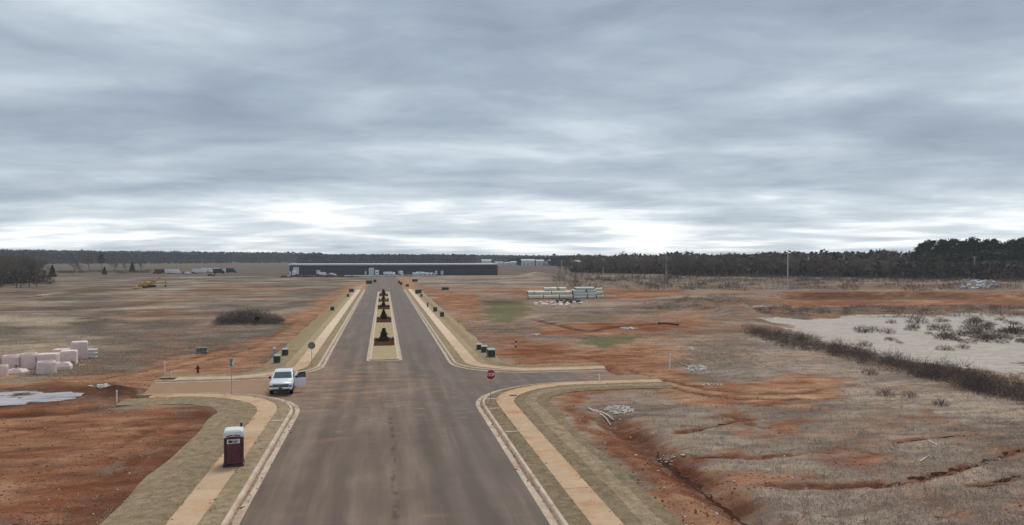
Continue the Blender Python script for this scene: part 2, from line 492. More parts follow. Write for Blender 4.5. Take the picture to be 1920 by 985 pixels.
patch('sand', [(-80, 700), (40, 698), (62, 704), (-80, 720)], 0.45, 1.0, 1)
patch('wet', [(-80, 726), (110, 722), (230, 722), (240, 740), (160, 755), (60, 764), (-80, 770)], 0.75, 1.2, 1.4)
patch('soil', [(-80, 722), (240, 718), (250, 745), (60, 768), (-80, 775)], 0.9, 1.2, 1.2)
blob('wet', 208, 740, 60, 12, 1.15, feather=0.8, warp=0.8); blob('soil', 208, 740, 70, 15, 1.2, feather=.8, warp=.5); blob('tan', 205, 741, 70, 15, 1.0, feather=.8, warp=.5, mode='mul')
# left side track beyond the tarmac
patch('soil', [(150, 720), (310, 716), (310, 745), (240, 756), (120, 750)], 1.0, 1.5, 1.5)
patch('tan', [(200, 720), (320, 716), (320, 745), (200, 750)], 0.75, 1.5, 1.5)
# right of the road
patch('soil', [(775, 532), (830, 545), (900, 553), (905, 600), (900, 622), (1010, 640), (1095, 655), (1205, 640), (1290, 655), (1250, 700), (1190, 716), (1110, 690), (960, 690), (930, 650), (870, 600), (790, 548)], 1.0, 2.2, 2.5)
patch('tan', [(775, 532), (830, 545), (900, 553), (905, 600), (900, 632), (1000, 650), (930, 660), (870, 600), (790, 548)], 0.35, 2.2, 2.5)
patch('soil', [(985, 612), (1100, 606), (1270, 604), (1290, 618), (1180, 628), (1000, 628)], 1.0, 1.5, 2)
patch('soil', [(880, 548), (990, 545), (1110, 548), (1280, 542), (1300, 552), (1190, 562), (1020, 556)], 0.85, 2.0, 2)
patch('soil', [(1130, 694), (1190, 672), (1245, 676), (1300, 712), (1400, 722), (1500, 700), (1610, 716), (1560, 748), (1450, 742), (1340, 772), (1250, 742), (1180, 728), (1040, 750)], 0.98, 1.0, 1.2)
patch('tan', [(1190, 700), (1245, 690), (1300, 716), (1400, 726), (1330, 740), (1240, 735)], 0.7, 1.0, 1.2)
patch('soil', [(1195, 722), (1100, 735), (1048, 748), (1035, 765), (1080, 812), (1180, 892), (1260, 985), (1290, 1010), (1480, 1010), (1340, 915), (1255, 850), (1210, 812), (1160, 792), (1130, 806), (1080, 764), (1110, 746), (1200, 735)], 1.0, 0.7, 0.9)
patch('tan', [(1100, 735), (1048, 748), (1040, 765), (1080, 810), (1180, 890), (1280, 1000), (1320, 1000), (1200, 890), (1110, 810), (1070, 764)], 0.35, 0.7, 0.9)
patch('wet', [(1150, 790), (1190, 800), (1240, 842), (1300, 880), (1420, 985), (1340, 985), (1250, 900), (1180, 850)], 0.30, 0.5, 0.6)
patch('soil', [(1240, 860), (1420, 880), (1560, 890), (1560, 925), (1400, 930), (1300, 900)], 0.72, 1.0, 1.2)
for u, v, ru, rv, a in [(1490, 745, 110, 20, .8), (1500, 812, 60, 20, .85), (1600, 860, 70, 22, .8), (1470, 915, 100, 20, .9), (1695, 950, 35, 6, .95),
                        (1700, 780, 45, 12, .75), (1885, 950, 60, 30, .75), (1370, 790, 60, 30, .62), (1830, 820, 70, 8, .7), (1900, 850, 40, 12, .8),
                        (1680, 895, 90, 14, .6), (1420, 825, 60, 18, .6), (1330, 860, 70, 25, .75), (1450, 572, 120, 8, .5), (1250, 660, 60, 14, .7), (1870, 905, 60, 10, .55)]:
    blob('soil', u, v, ru, rv, a, feather=1.0, warp=1.6)
patch('soil', [(1455, 546), (1990, 546), (1990, 571), (1700, 574), (1470, 576)], .80, 2.5, 4.0)
patch('sand', [(1440, 598), (1560, 590), (1750, 588), (1990, 580), (1990, 714), (1880, 692), (1760, 678), (1650, 657), (1540, 630)], 0.95, 1.6, 4.5)
patch('wet', [(1475, 549), (1640, 548), (1820, 549), (1820, 553), (1640, 553), (1475, 553)], .6, .6, .8)  # darker line along the top edge of the red clay cut
patch('sand', [(1740, 564), (1900, 562), (1900, 566), (1740, 567)], 0.6, 1.5, 1.0)
patch('sand', [(1350, 578), (1395, 573), (1400, 582), (1360, 588)], 0.4, 1.0, 0.8)
patch('sand', [(1410, 574), (1450, 574), (1450, 578), (1410, 578)], 0.8, 0.8, 0.5)
patch('green', [(900, 562), (985, 560), (1000, 580), (960, 608), (910, 604)], 1.2, 2.0, 2.5)
patch('green', [(1085, 632), (1190, 626), (1205, 645), (1140, 660), (1095, 650)], 1.2, 1.2, 1.6)
patch('green', [(1180, 586), (1270, 576), (1290, 581), (1230, 592)], 1.0, 1.5, 1.6)
patch('green', [(1000, 590), (1180, 590), (1180, 602), (1010, 606)], 0.6, 1.5, 1.6)
for q in ('soil',):
    patch(q, [(905, 566), (980, 564), (990, 580), (955, 602), (915, 600)], 0.7, 2.0, 2.0, mode='mul')
    patch(q, [(1090, 634), (1185, 630), (1195, 644), (1140, 655), (1100, 648)], 0.75, 1.0, 1.6, mode='mul')
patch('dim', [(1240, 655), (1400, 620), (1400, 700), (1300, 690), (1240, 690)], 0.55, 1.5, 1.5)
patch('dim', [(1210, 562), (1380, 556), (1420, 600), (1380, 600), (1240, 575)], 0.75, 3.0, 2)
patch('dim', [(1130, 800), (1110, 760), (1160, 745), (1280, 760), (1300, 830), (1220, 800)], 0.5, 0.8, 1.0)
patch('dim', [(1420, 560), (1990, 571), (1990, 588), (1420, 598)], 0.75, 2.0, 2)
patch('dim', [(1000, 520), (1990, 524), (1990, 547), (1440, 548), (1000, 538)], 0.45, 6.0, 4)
# distant verges of the road, and the fields behind
patch('tan', [(XC - 13, Y_END - 2), (XC - 7, Y_END - 2), (XC - 6.6, 350), (XC - 14, 320)], 1.0, 2.0, 1.5, world=True)
patch('soil', [(XC - 13, Y_END - 2), (XC - 6.4, Y_END - 2), (XC - 6.4, 360), (XC - 14, 320)], 1.0, 2.0, 1.5, world=True)
patch('sand', [(XC - 13, Y_END + 6), (XC - 6.4, Y_END + 6), (XC - 6.4, 345), (XC - 10, 320)], 0.6, 2.0, 1.0, world=True)
patch('soil', [(XC + 6.4, Y_END - 2), (XC + 13, Y_END - 2), (XC + 16, 380), (XC + 6.4, 440)], 1.0, 2.0, 1.5, world=True)
patch('tan', [(XC + 6.4, Y_END - 2), (XC + 13, Y_END - 2), (XC + 16, 380), (XC + 6.4, 440)], 0.9, 2.0, 1.5, world=True)
patch('soil', [(XC - 70, 272), (XC - 6.4, 274), (XC - 6.4, 284), (XC - 70, 290)], 0.7, 2.0, 1.5, world=True)
patch('soil', [(XC + 6.4, 258), (XC + 120, 262), (XC + 120, 272), (XC + 6.4, 270)], 0.85, 2.0, 1.5, world=True)
wx, wy = gully_warp(gx, gy); brk = sstep(-.35, .25, fbm(gx, gy, .25, 3))
for pts, w, d in GULLY:
    dd = gully_d(wx, wy, pts)
    W['soil'] = np.maximum(W['soil'], (.55 + .5 * brk) * np.exp(-(dd / (1.5 * w + .2)) ** 2)); W['wet'] = np.maximum(W['wet'], (1.0 if d > .09 else .55) * (.45 + .55 * brk) * np.exp(-(dd / (w + .1)) ** 2))
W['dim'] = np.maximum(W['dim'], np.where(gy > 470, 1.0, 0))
for k in W: W[k] = np.clip(W[k], 0, 1.3)

gm, t, b = principled('terrain_soil_and_weeds')
pos = t.node('ShaderNodeNewGeometry').outputs['Position']
def attr(n):
    q = t.node('ShaderNodeAttribute'); q.attribute_name = n; return t.sep(q.outputs['Color'])
a_soil, a_green, a_sand = attr('wa'); a_wet, a_straw, a_tan = attr('wb'); a_dim = attr('wc')[0]
nA = t.noise(pos, 0.22, 7, 0.62); nB = t.noise(pos, 1.5, 6, 0.62); nC = t.noise(pos, 7.0, 5, 0.65); nD = t.noise(t.vmul(pos, (0.5, 1.6, 1)), 0.5, 6, 0.65)
nm = t.math('ADD', t.math('ADD', t.math('MULTIPLY', nA, 0.4), t.math('MULTIPLY', nB, 0.35)), t.math('MULTIPLY', nC, 0.25))
nE = t.noise(t.vmul(pos, (0.8, 1.3, 1)), 0.07, 8, 0.6)
sf = t.smooth(t.math('ADD', a_soil, t.math('MULTIPLY', t.math('SUBTRACT', nm, 0.5), 2.9)), 0.18, 0.92)
weed = t.ramp(t.math('ADD', t.math('ADD', t.math('MULTIPLY', nB, 0.35), t.math('MULTIPLY', nC, 0.3)), t.math('MULTIPLY', nD, 0.35)),
              [(0.34, (0.085, 0.069, 0.057)), (0.45, (0.205, 0.170, 0.144)), (0.55, (0.315, 0.264, 0.225)), (0.67, (0.46, 0.395, 0.33))])
weed = t.mix(1.0, weed, t.ramp(nE, [(0.36, (0.68, 0.64, 0.58)), (0.5, (1.14, 1.06, 0.98)), (0.64, (1.48, 1.34, 1.19))]), 'MULTIPLY')
weed = t.mix(t.math('MULTIPLY', t.smooth(t.math('ADD', a_straw, t.math('MULTIPLY', t.math('SUBTRACT', nD, 0.5), 2.4)), 0.30, 0.95), 0.92), weed, (0.43, 0.345, 0.245))
gcol = t.ramp(nC, [(0.3, (0.085, 0.088, 0.035)), (0.7, (0.20, 0.185, 0.085))])
weed = t.mix(t.math('MULTIPLY', t.smooth(t.math('ADD', a_green, t.math('MULTIPLY', t.math('SUBTRACT', nB, 0.5), 2.0)), 0.3, 1.0), 0.85), weed, gcol)
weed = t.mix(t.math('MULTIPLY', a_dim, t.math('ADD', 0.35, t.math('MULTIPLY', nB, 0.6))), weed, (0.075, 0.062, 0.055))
nF = t.noise(t.vmul(pos, (0.55, 1.5, 1)), 0.33, 7, 0.68, 0.4)
soil = t.mix(t.math('ADD', t.math('MULTIPLY', a_tan, 0.85), t.math('MULTIPLY', t.math('SUBTRACT', nF, 0.46), 2.2), clamp=True), (0.225, 0.087, 0.046), (0.475, 0.285, 0.172))
soil = t.mix(t.math('MULTIPLY', t.smooth(nD, 0.55, 0.36), 0.55), soil, (0.115, 0.045, 0.025))
soil = t.mix(1.0, soil, t.ramp(t.math('ADD', t.math('MULTIPLY', nC, 0.6), t.math('MULTIPLY', nA, 0.4)), [(0.33, (0.64, 0.60, 0.58)), (0.68, (1.36, 1.38, 1.40))]), 'MULTIPLY')
soil = t.mix(t.math('MULTIPLY', a_wet, 0.85), soil, (0.055, 0.024, 0.016))
c = t.mix(sf, weed, soil)
sandc = t.ramp(t.math('ADD', t.math('MULTIPLY', nB, 0.5), t.math('MULTIPLY', nD, 0.5)), [(0.35, (0.36, 0.31, 0.265)), (0.65, (0.56, 0.495, 0.43))])
c = t.mix(t.smooth(t.math('ADD', a_sand, t.math('MULTIPLY', t.math('SUBTRACT', nB, 0.5), 1.2)), 0.35, 0.75), c, sandc)
t.put(b.inputs['Base Color'], c)
b.inputs['Roughness'].default_value = 0.92
t.put(b.inputs['Specular IOR Level'], t.math('MULTIPLY', t.smooth(a_wet, 0.6, 1.1), 0.06))
bn = t.node('ShaderNodeBump'); bn.inputs['Strength'].default_value = 0.9; bn.inputs['Distance'].default_value = 0.12
t.put(bn.inputs['Height'], t.math('ADD', t.math('MULTIPLY', nB, 1.0), t.math('MULTIPLY', nC, 0.5))); t.l.new(bn.outputs[0], b.inputs['Normal'])
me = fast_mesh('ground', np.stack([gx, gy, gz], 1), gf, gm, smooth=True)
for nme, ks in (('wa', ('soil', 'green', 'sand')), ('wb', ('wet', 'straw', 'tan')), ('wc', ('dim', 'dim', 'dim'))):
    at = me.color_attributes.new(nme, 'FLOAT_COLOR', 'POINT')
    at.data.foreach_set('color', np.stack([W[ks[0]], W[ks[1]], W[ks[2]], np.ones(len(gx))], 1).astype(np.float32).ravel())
tag(link('ground', me), 'red clay and dry weeds of the building site', kind='structure')
def at_grid(key, x, y):
    i = np.clip(np.searchsorted(xs, x), 0, nx - 1); j = np.clip(np.searchsorted(ys, y), 0, ny - 1)
    return W[key][j * nx + i]

# puddle
wm, t, b = principled('muddy_water_painted_sky')
pos = t.node('ShaderNodeNewGeometry').outputs['Position']
t.put(b.inputs['Base Color'], t.ramp(t.noise(t.vmul(pos, (0.5, 2.0, 1)), 0.7, 5), [(0.38, (0.20, 0.14, 0.12)), (0.55, (0.46, 0.395, 0.375))]))  # pale streaks painted into the water colour for the bright sky it reflects
b.inputs['Roughness'].default_value = 0.08; b.inputs['IOR'].default_value = 1.33; b.inputs['Specular IOR Level'].default_value = 0.9
bn = t.node('ShaderNodeBump'); bn.inputs['Strength'].default_value = 0.15; bn.inputs['Distance'].default_value = 0.02
t.put(bn.inputs['Height'], t.noise(pos, 6.0, 3)); t.l.new(bn.outputs[0], b.inputs['Normal'])
pc = PUDDLE.mean(0); pp = [tuple(pc + (q - pc) * 1.15) for q in PUDDLE]
tag(MB().add([(q[0], q[1], -0.035) for q in pp], [tuple(range(len(pp)))]).build('puddle', wm), 'muddy puddle painted pale with reflected sky beside the precast concrete blocks', kind='structure')

# ------------------------------------------------------------------ road, kerbs, pavements, verges
am, t, b = principled('dusty_asphalt')
pos = t.node('ShaderNodeNewGeometry').outputs['Position']
px_, py_, _ = t.sep(pos)
n1 = t.noise(pos, 0.12, 5, 0.6); n2 = t.noise(t.vmul(pos, (1.0, 0.08, 1)), 0.9, 4, 0.55); n3 = t.noise(pos, 22.0, 3, 0.7); n4 = t.noise(t.vmul(pos, (0.35, 1.2, 1)), 0.55, 6, 0.65)
c = t.ramp(t.math('ADD', t.math('MULTIPLY', n2, 0.6), t.math('MULTIPLY', n1, 0.4)), [(0.36, (0.118, 0.092, 0.076)), (0.5, (0.172, 0.132, 0.106)), (0.64, (0.235, 0.184, 0.148))])
c = t.mix(t.math('MULTIPLY', t.smooth(px_, 0.5, 6.0), 0.45), c, (0.135, 0.120, 0.112))
# red dust tracked in from the side streets
cross = t.math('MULTIPLY', t.smooth(t.math('ABSOLUTE', t.math('SUBTRACT', py_, 70.0)), 26.0, 2.0), t.smooth(px_, 15.0, -12.0))
arms = t.math('ADD', t.smooth(px_, -7.0, -17.0), t.math('MULTIPLY', t.smooth(px_, 15.0, 23.0), 0.9))
dust = t.smooth(t.math('ADD', t.math('ADD', t.math('MULTIPLY', cross, 0.6), t.math('MULTIPLY', arms, 0.75)), t.math('MULTIPLY', t.math('SUBTRACT', n4, 0.5), 2.4)), 0.12, 0.95)
c = t.mix(t.math('MULTIPLY', dust, 0.75), c, (0.36, 0.222, 0.138))
# wheel paths: darker polished bands, and lane-long tan dirt streaks between them
wp = t.math('ABSOLUTE', t.math('SUBTRACT', t.math('ABSOLUTE', t.math('SUBTRACT', px_, 0.47)), 3.3))
wp = t.math('SUBTRACT', 1.0, t.smooth(t.math('ABSOLUTE', t.math('SUBTRACT', t.math('ADD', wp, t.math('MULTIPLY', t.math('SUBTRACT', n1, 0.5), 1.6)), 0.8)), 0.1, 0.75))
c = t.mix(t.math('MULTIPLY', wp, 0.38), c, (0.098, 0.080, 0.070))
ts = t.smooth(t.noise(t.vmul(pos, (1.6, 0.05, 1)), 1.0, 5, 0.6), 0.56, 0.70)
c = t.mix(t.math('MULTIPLY', ts, 0.22), c, (0.33, 0.235, 0.17))
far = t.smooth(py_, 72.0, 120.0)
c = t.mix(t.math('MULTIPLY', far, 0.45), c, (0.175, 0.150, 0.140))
# tyre-darkened stripe and oil drips along the middle
mid = t.smooth(t.math('ABSOLUTE', t.math('SUBTRACT', t.math('ADD', px_, t.math('MULTIPLY', n1, 0.8)), 0.95)), 0.28, 0.05)
mid = t.math('MULTIPLY', t.math('MULTIPLY', mid, t.smooth(t.noise(t.vmul(pos, (1, 0.5, 1)), 1.3, 4), 0.45, 0.62)), t.smooth(py_, 62.0, 50.0))
c = t.mix(t.math('MULTIPLY', mid, 0.55), c, (0.05, 0.042, 0.04))
# pale dried mud scuffs
sc_ = t.smooth(t.noise(t.vmul(pos, (0.45, 1.3, 1)), 1.3, 5, 0.6), 0.58, 0.70)
sc_ = t.math('MULTIPLY', sc_, t.smooth(t.math('ABSOLUTE', t.math('SUBTRACT', py_, 64.0)), 24.0, 2.0))
c = t.mix(t.math('MULTIPLY', sc_, 0.6), c, (0.42, 0.355, 0.32))
c = t.mix(1.0, c, t.ramp(n3, [(0.25, (0.82, 0.775, 0.74)), (0.75, (1.25, 1.18, 1.12))]), 'MULTIPLY')
t.put(b.inputs['Base Color'], c); b.inputs['Roughness'].default_value = 0.85; b.inputs['Specular IOR Level'].default_value = 0.12
bn = t.node('ShaderNodeBump'); bn.inputs['Strength'].default_value = 0.5; bn.inputs['Distance'].default_value = 0.01
t.put(bn.inputs['Height'], n3); t.l.new(bn.outputs[0], b.inputs['Normal'])

AE = 6.9    # tarmac runs under the gutter edge
def sheet(name, poly, z, m, label, kind='structure'):
    o = MB().add([(p[0], p[1], z) for p in poly], [tuple(range(len(poly)))]).build(name, m)
    return tag(o, label, kind=kind)
sheet('road', [(XC - AE, -60), (XC + AE, -60), (XC + AE, Y_END + 4), (XC + 6.2, 330), (XC + 6.0, 474), (XC - 6.0, 474), (XC - 6.2, 330), (XC - AE, Y_END + 4)], 0.0, am, 'dusty tarmac avenue running to the long dark building')
def arc(cx, cy, r, a0, a1, n=10):
    return [(cx + r * math.cos(a), cy + r * math.sin(a)) for a in np.linspace(a0, a1, n)]
for sd_, s in (('r', 1), ('l', -1)):
    kb = 0.5
    rn, rf = R_NEAR + kb, R_FAR + kb
    X0 = AE
    poly = [(X0, Y_NEAR - R_NEAR - 2)]
    cx, cy = KB + R_NEAR, Y_NEAR - R_NEAR
    poly += [q for q in arc(cx, cy, R_NEAR + 0.25, math.pi, math.pi / 2, 12) if q[0] > X0 + .02]
    poly += [(ARM[(sd_, 'n')] + 1.2, Y_NEAR + .25), (ARM[(sd_, 'f')] + 1.2, Y_FAR - .25)]
    cx, cy = KB + R_FAR, Y_FAR + R_FAR
    poly += [q for q in arc(cx, cy, R_FAR + 0.25, -math.pi / 2, -math.pi, 12) if q[0] > X0 + .02]
    poly += [(X0, Y_FAR + R_FAR + 2)]
    poly = [(XC + s * q[0], q[1]) for q in poly]
    if s < 0: poly.reverse()
    sheet('side_road', poly, -0.003, am, 'short tarmac stub of the side street, ' + ('beside the stop sign' if s > 0 else 'under the white pickup truck'))

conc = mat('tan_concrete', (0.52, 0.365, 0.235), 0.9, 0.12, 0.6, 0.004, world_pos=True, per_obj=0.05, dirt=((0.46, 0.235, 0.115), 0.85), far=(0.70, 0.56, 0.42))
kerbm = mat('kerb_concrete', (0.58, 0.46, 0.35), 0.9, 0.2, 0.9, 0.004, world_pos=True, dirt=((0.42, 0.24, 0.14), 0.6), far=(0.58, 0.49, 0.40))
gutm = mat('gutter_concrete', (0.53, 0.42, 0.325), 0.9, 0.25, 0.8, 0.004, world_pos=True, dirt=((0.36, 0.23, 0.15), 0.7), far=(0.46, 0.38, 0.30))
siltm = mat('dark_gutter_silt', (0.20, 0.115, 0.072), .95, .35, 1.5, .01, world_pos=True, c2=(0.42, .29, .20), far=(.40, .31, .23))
# straw erosion blanket: fine stretched fibres, seams, green tinge
sm, t, b = principled('straw_blanket')
pos = t.node('ShaderNodeNewGeometry').outputs['Position']
n1 = t.noise(pos, 0.5, 5, 0.6); n2 = t.noise(t.vmul(pos, (2.0, 1.0, 1)), 9.0, 4, 0.7); n3 = t.noise(pos, 2.2, 5, 0.65)
c = t.ramp(t.math('ADD', t.math('MULTIPLY', n2, 0.45), t.math('MULTIPLY', n3, 0.55)), [(0.34, (0.150, 0.112, 0.072)), (0.5, (0.270, 0.203, 0.130)), (0.66, (0.385, 0.300, 0.20))])
_, py_, _ = t.sep(pos)
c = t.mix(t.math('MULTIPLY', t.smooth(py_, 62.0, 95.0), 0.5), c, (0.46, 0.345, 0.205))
c = t.mix(t.math('MULTIPLY', t.smooth(n1, 0.5, 0.66), 0.4), c, (0.19, 0.16, 0.085))
c = t.mix(t.math('MULTIPLY', t.smooth(t.noise(pos, 0.9, 4), 0.6, 0.72), 0.4), c, (0.33, 0.17, 0.09))
kq = t.math('ADD', 0.84, t.math('MULTIPLY', t.node('ShaderNodeObjectInfo').outputs['Random'], 0.36))
c = t.mix(1.0, c, t.comb(kq, kq, kq), 'MULTIPLY')
t.put(b.inputs['Base Color'], c); b.inputs['Roughness'].default_value = 0.95; b.inputs['Specular IOR Level'].default_value = 0.0
bn = t.node('ShaderNodeBump'); bn.inputs['Strength'].default_value = 0.9; bn.inputs['Distance'].default_value = 0.04
t.put(bn.inputs['Height'], t.math('ADD', n2, n3)); t.l.new(bn.outputs[0], b.inputs['Normal'])


def kerb_path(sd_, half):
    """points and inward normals (away from the road) of the kerb back of one quadrant, with arc length"""
    R = R_NEAR if half == 'n' else R_FAR; s = 1 if sd_ == 'r' else -1
    ys_ = []
    if half == 'n':
        y0, yk, dirn = 2.0, Y_NEAR, 1
    else:
        y0, yk, dirn = Y_END, Y_FAR, -1
    ye = yk - dirn * R
    n = int(abs(ye - y0) / 1.5); pts = []
    for i in range(n): pts.append((KB, y0 + (ye - y0) * i / n, 1.0, 0.0))
    for i in range(13):
        a = math.pi - (math.pi / 2) * i / 12
        nxv, nyv = -math.cos(a), -math.sin(a) * dirn
        pts.append((KB + R + R * math.cos(a), ye + dirn * R * math.sin(a), nxv, nyv))
    xe = ARM[(sd_, half)]
    m = max(2, int((xe - KB - R) / 1.5))
    for i in range(1, m + 1): pts.append((KB + R + (xe - KB - R) * i / m, yk, 0.0, -float(dirn)))
    out = [(XC + s * p[0], p[1], s * p[2], p[3]) for p in pts]
    L = [0.0]
    for p, q in zip(out[:-1], out[1:]): L.append(L[-1] + math.hypot(q[0] - p[0], q[1] - p[1]))
    return out, L, n      # n: index where the curve starts
def ribbon(name, path, prof, m, label=None, parent=None, i0=0, i1=None, close=True):
    """sweep a profile: prof(i) -> list of (offset, z)"""
    i1 = len(path) if i1 is None else i1
    rings = []
    for i in range(i0, i1):
        x, y, nx_, ny_ = path[i]
        rings.append([(x + nx_ * o, y + ny_ * o, z) for o, z in prof(i)])
    mb = MB(); k = len(rings[0])
    vs_ = [p for r in rings for p in r]; fs = []
    for i in range(len(rings) - 1):
        for j in range(k - 1): fs.append((i * k + j, i * k + j + 1, i * k + k + j + 1, i * k + k + j))
    if close: fs.append(tuple(range(k))); fs.append(tuple(reversed(range((len(rings) - 1) * k, len(rings) * k))))
    o = mb.add(vs_, fs).build(name, m, parent)
    if label: tag(o, label, kind='structure')
    return o

def wob(i, s, k): return 0.10 * math.sin(i * 0.61 + k) + 0.07 * math.sin(i * 1.37 + 2 * k)
TUFT, CRUMB = [], []
where = {('r', 'n'): 'near the stop sign', ('l', 'n'): 'near the portable toilet', ('r', 'f'): 'beside the three green utility boxes', ('l', 'f'): 'behind the white pickup truck'}
for sd_ in 'rl':
    for half in 'nf':
        path, L, n0 = kerb_path(sd_, half); wh = where[(sd_, half)]
        npt = len(path); s = 1 if sd_ == 'r' else -1
        def frac(i): return max(0.0, min(1.0, (i - n0) / 12.0))     # 0 on the avenue, 1 on the side street
        def strip(i): return 0.95 * (1 - frac(i) ** 1.3) + 0.03
        kp = lambda i: [(-0.26, -0.02), (-0.215, 0.06), (-0.18, 0.125), (-0.14, 0.15), (-0.012, 0.153), (0.0, 0.14), (0.0, -0.2)]
        gp = lambda i: [(-0.70, -0.05), (-0.70, 0.010), (-0.45, 0.006), (-0.262, 0.022), (-0.262, -0.05)]
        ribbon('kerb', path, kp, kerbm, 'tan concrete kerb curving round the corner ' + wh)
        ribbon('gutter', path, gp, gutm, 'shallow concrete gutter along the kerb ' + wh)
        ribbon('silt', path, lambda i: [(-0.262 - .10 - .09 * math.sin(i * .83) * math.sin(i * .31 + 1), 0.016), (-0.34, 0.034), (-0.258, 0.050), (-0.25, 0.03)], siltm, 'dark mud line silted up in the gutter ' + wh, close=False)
        sw0 = lambda i: strip(i) + 0.004
        sw1 = lambda i: strip(i) + 1.36 + 0.25 * math.sin(math.pi * frac(i))
        i_end = npt if sd_ == 'r' else npt - 1
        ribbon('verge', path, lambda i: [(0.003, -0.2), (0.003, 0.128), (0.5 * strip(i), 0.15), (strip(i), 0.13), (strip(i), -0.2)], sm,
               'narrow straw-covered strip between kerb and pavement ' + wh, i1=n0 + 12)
        ed = 0.04 if half == 'n' else 0.0
        def edges(i):
            o0 = sw1(i) + 0.004; o1 = 5.2 + wob(i, s, len(wh)) - (2.6 if half == 'f' else 1.6) * max(0, frac(i) - 0.35)
            if half == 'f' and sd_ == 'l': o1 += 0.5
            return o0, o1
        def bl(i):
            o0, o1 = edges(i); return [(o0, -0.2), (o0, 0.10), (o1 - .05, 0.05), (o1 - .05, -0.2)]
        vg = ribbon('verge', path, bl, sm, 'wide straw erosion blanket behind the pavement ' + wh)
        for q in range(3):      # three rolled-out mats, each lapping over the next one down the slope
            def mt_(i, q=q):
                o0, o1 = edges(i); w_ = (o1 - o0) / 3; a0 = o0 + w_ * q - (0.10 if q else 0) + .03 * math.sin(i * .9 + q * 2); a1 = o0 + w_ * (q + 1) + .04 * math.sin(i * .7 + q)
                if q == 0: a0 = o0
                h0 = (.128, .172, .165)[q]; h1 = (.165, .155, .095)[q]; d_ = .012 * math.sin(i * 1.7 + q * 3)
                return [(a0, h0 - .06), (a0, h0 + d_), (a0 + (a1 - a0) * .35, h0 * .6 + h1 * .4 + .02 + d_), (a0 + (a1 - a0) * .7, h0 * .3 + h1 * .7 + .012), (a1, h1 - d_), (a1 + .02, h1 - .25)]
            ribbon('straw_mat', path, mt_, sm, parent=vg)
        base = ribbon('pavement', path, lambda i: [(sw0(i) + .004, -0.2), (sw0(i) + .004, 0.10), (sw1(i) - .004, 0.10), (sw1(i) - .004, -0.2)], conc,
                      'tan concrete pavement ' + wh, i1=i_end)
        for q in range(900 if half == 'n' else 500):
            i = rng.randrange(8, npt - 1) if half == 'n' else rng.randrange(max(0, npt - 70), npt - 1)
            f_ = rng.random(); x, y, a_, b_ = [path[i][k] + (path[i + 1][k] - path[i][k]) * f_ for k in range(4)]
            o0, o1 = edges(i)
            if rng.random() < .5:
                o = rng.choice((sw0(i) + .03, sw1(i) - .03, -.33, -.5)) + rng.gauss(0, .10); z = .145 if sw0(i) < o < sw1(i) else (.02 if o < -.2 else .15)
                if i < i_end - 1: CRUMB.append((x + a_ * o, y + b_ * o, z))
            else:
                o = rng.uniform(.05, max(.1, strip(i) - .05)) if rng.random() < .25 and strip(i) > .3 else rng.uniform(o0 + .05, o1); TUFT.append((x + a_ * o, y + b_ * o, .14 if o < o1 - .6 else .09))
        # slabs laid one by one where they can still be told apart, one long strip beyond
        istart = 0
        if half == 'f':
            istart = next(i for i in range(npt) if path[i][1] < 150)
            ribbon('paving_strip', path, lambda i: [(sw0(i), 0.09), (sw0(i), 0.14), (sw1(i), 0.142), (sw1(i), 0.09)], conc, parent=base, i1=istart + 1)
        i = istart
        while i < i_end - 1:
            j = min(i + (2 if frac(i) == 0 else 3), i_end - 1)
            dz = rng.uniform(-0.004, 0.004)
            seg = [list(path[k]) for k in range(i, j + 1)]
            for q, w_ in ((0, 1), (-1, -1)):          # 12 mm joints
                a_, b_ = seg[q], seg[q + w_]
                dl = math.hypot(b_[0] - a_[0], b_[1] - a_[1]); f_ = 0.008 / max(dl, .01)
                a_[0] += (b_[0] - a_[0]) * f_; a_[1] += (b_[1] - a_[1]) * f_
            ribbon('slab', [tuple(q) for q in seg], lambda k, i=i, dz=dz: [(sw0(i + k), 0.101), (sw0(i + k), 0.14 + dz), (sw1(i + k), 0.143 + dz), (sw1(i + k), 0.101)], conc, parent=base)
            i = j

# ------------------------------------------------------------------ materials for things
def paint(name, c, rough=0.35, metal=0.0, **kw): return mat(name, c, rough, kw.pop('var', 0.06), kw.pop('scale', 2.0), metal=metal, **kw)
white_paint = paint('white_vehicle_paint', (0.74, 0.76, 0.78), 0.28, dirt=((0.55, 0.44, 0.36), 0.12), spec=0.6)
black_trim = paint('black_trim', (0.018, 0.018, 0.02), 0.5)
rubber = paint('tyre_rubber', (0.025, 0.023, 0.022), 0.9)
alloy = paint('alloy_wheel', (0.35, 0.36, 0.37), 0.4, 0.7)
chrome = paint('chrome_trim', (0.45, 0.46, 0.48), 0.25, 0.9)
lampm = paint('lamp_lens', (0.75, 0.77, 0.8), 0.12)
redlamp = paint('tail_lamp_lens', (0.35, 0.02, 0.02), 0.2)
interior = paint('cab_upholstery', (0.035, 0.034, 0.035), 0.8)
gl, t, b = principled('vehicle_glass')
t.put(b.inputs['Base Color'], t.ramp(t.noise(t.node('ShaderNodeTexCoord').outputs['Object'], 1.5, 3), [(0.3, (0.05, 0.075, 0.085)), (0.7, (0.09, 0.12, 0.13))]))
b.inputs['Roughness'].default_value = 0.06; b.inputs['Specular IOR Level'].default_value = 0.9
glass = gl
galv = mat('galvanised_steel', (0.34, 0.34, 0.33), 0.55, 0.15, 4, metal=0.5)
maroon = mat('maroon_plastic', (0.105, 0.030, 0.045), 0.5, 0.12, 2.0, dirt=((0.16, 0.07, 0.05), 0.35))
maroon_d = mat('dark_maroon_plastic', (0.07, 0.022, 0.030), 0.55, 0.12, 3.0, dirt=((0.16, 0.07, 0.05), 0.4))
whiteplastic = mat('white_plastic', (0.70, 0.71, 0.69), 0.5, 0.07, 3.0, dirt=((0.5, 0.42, 0.34), 0.2))
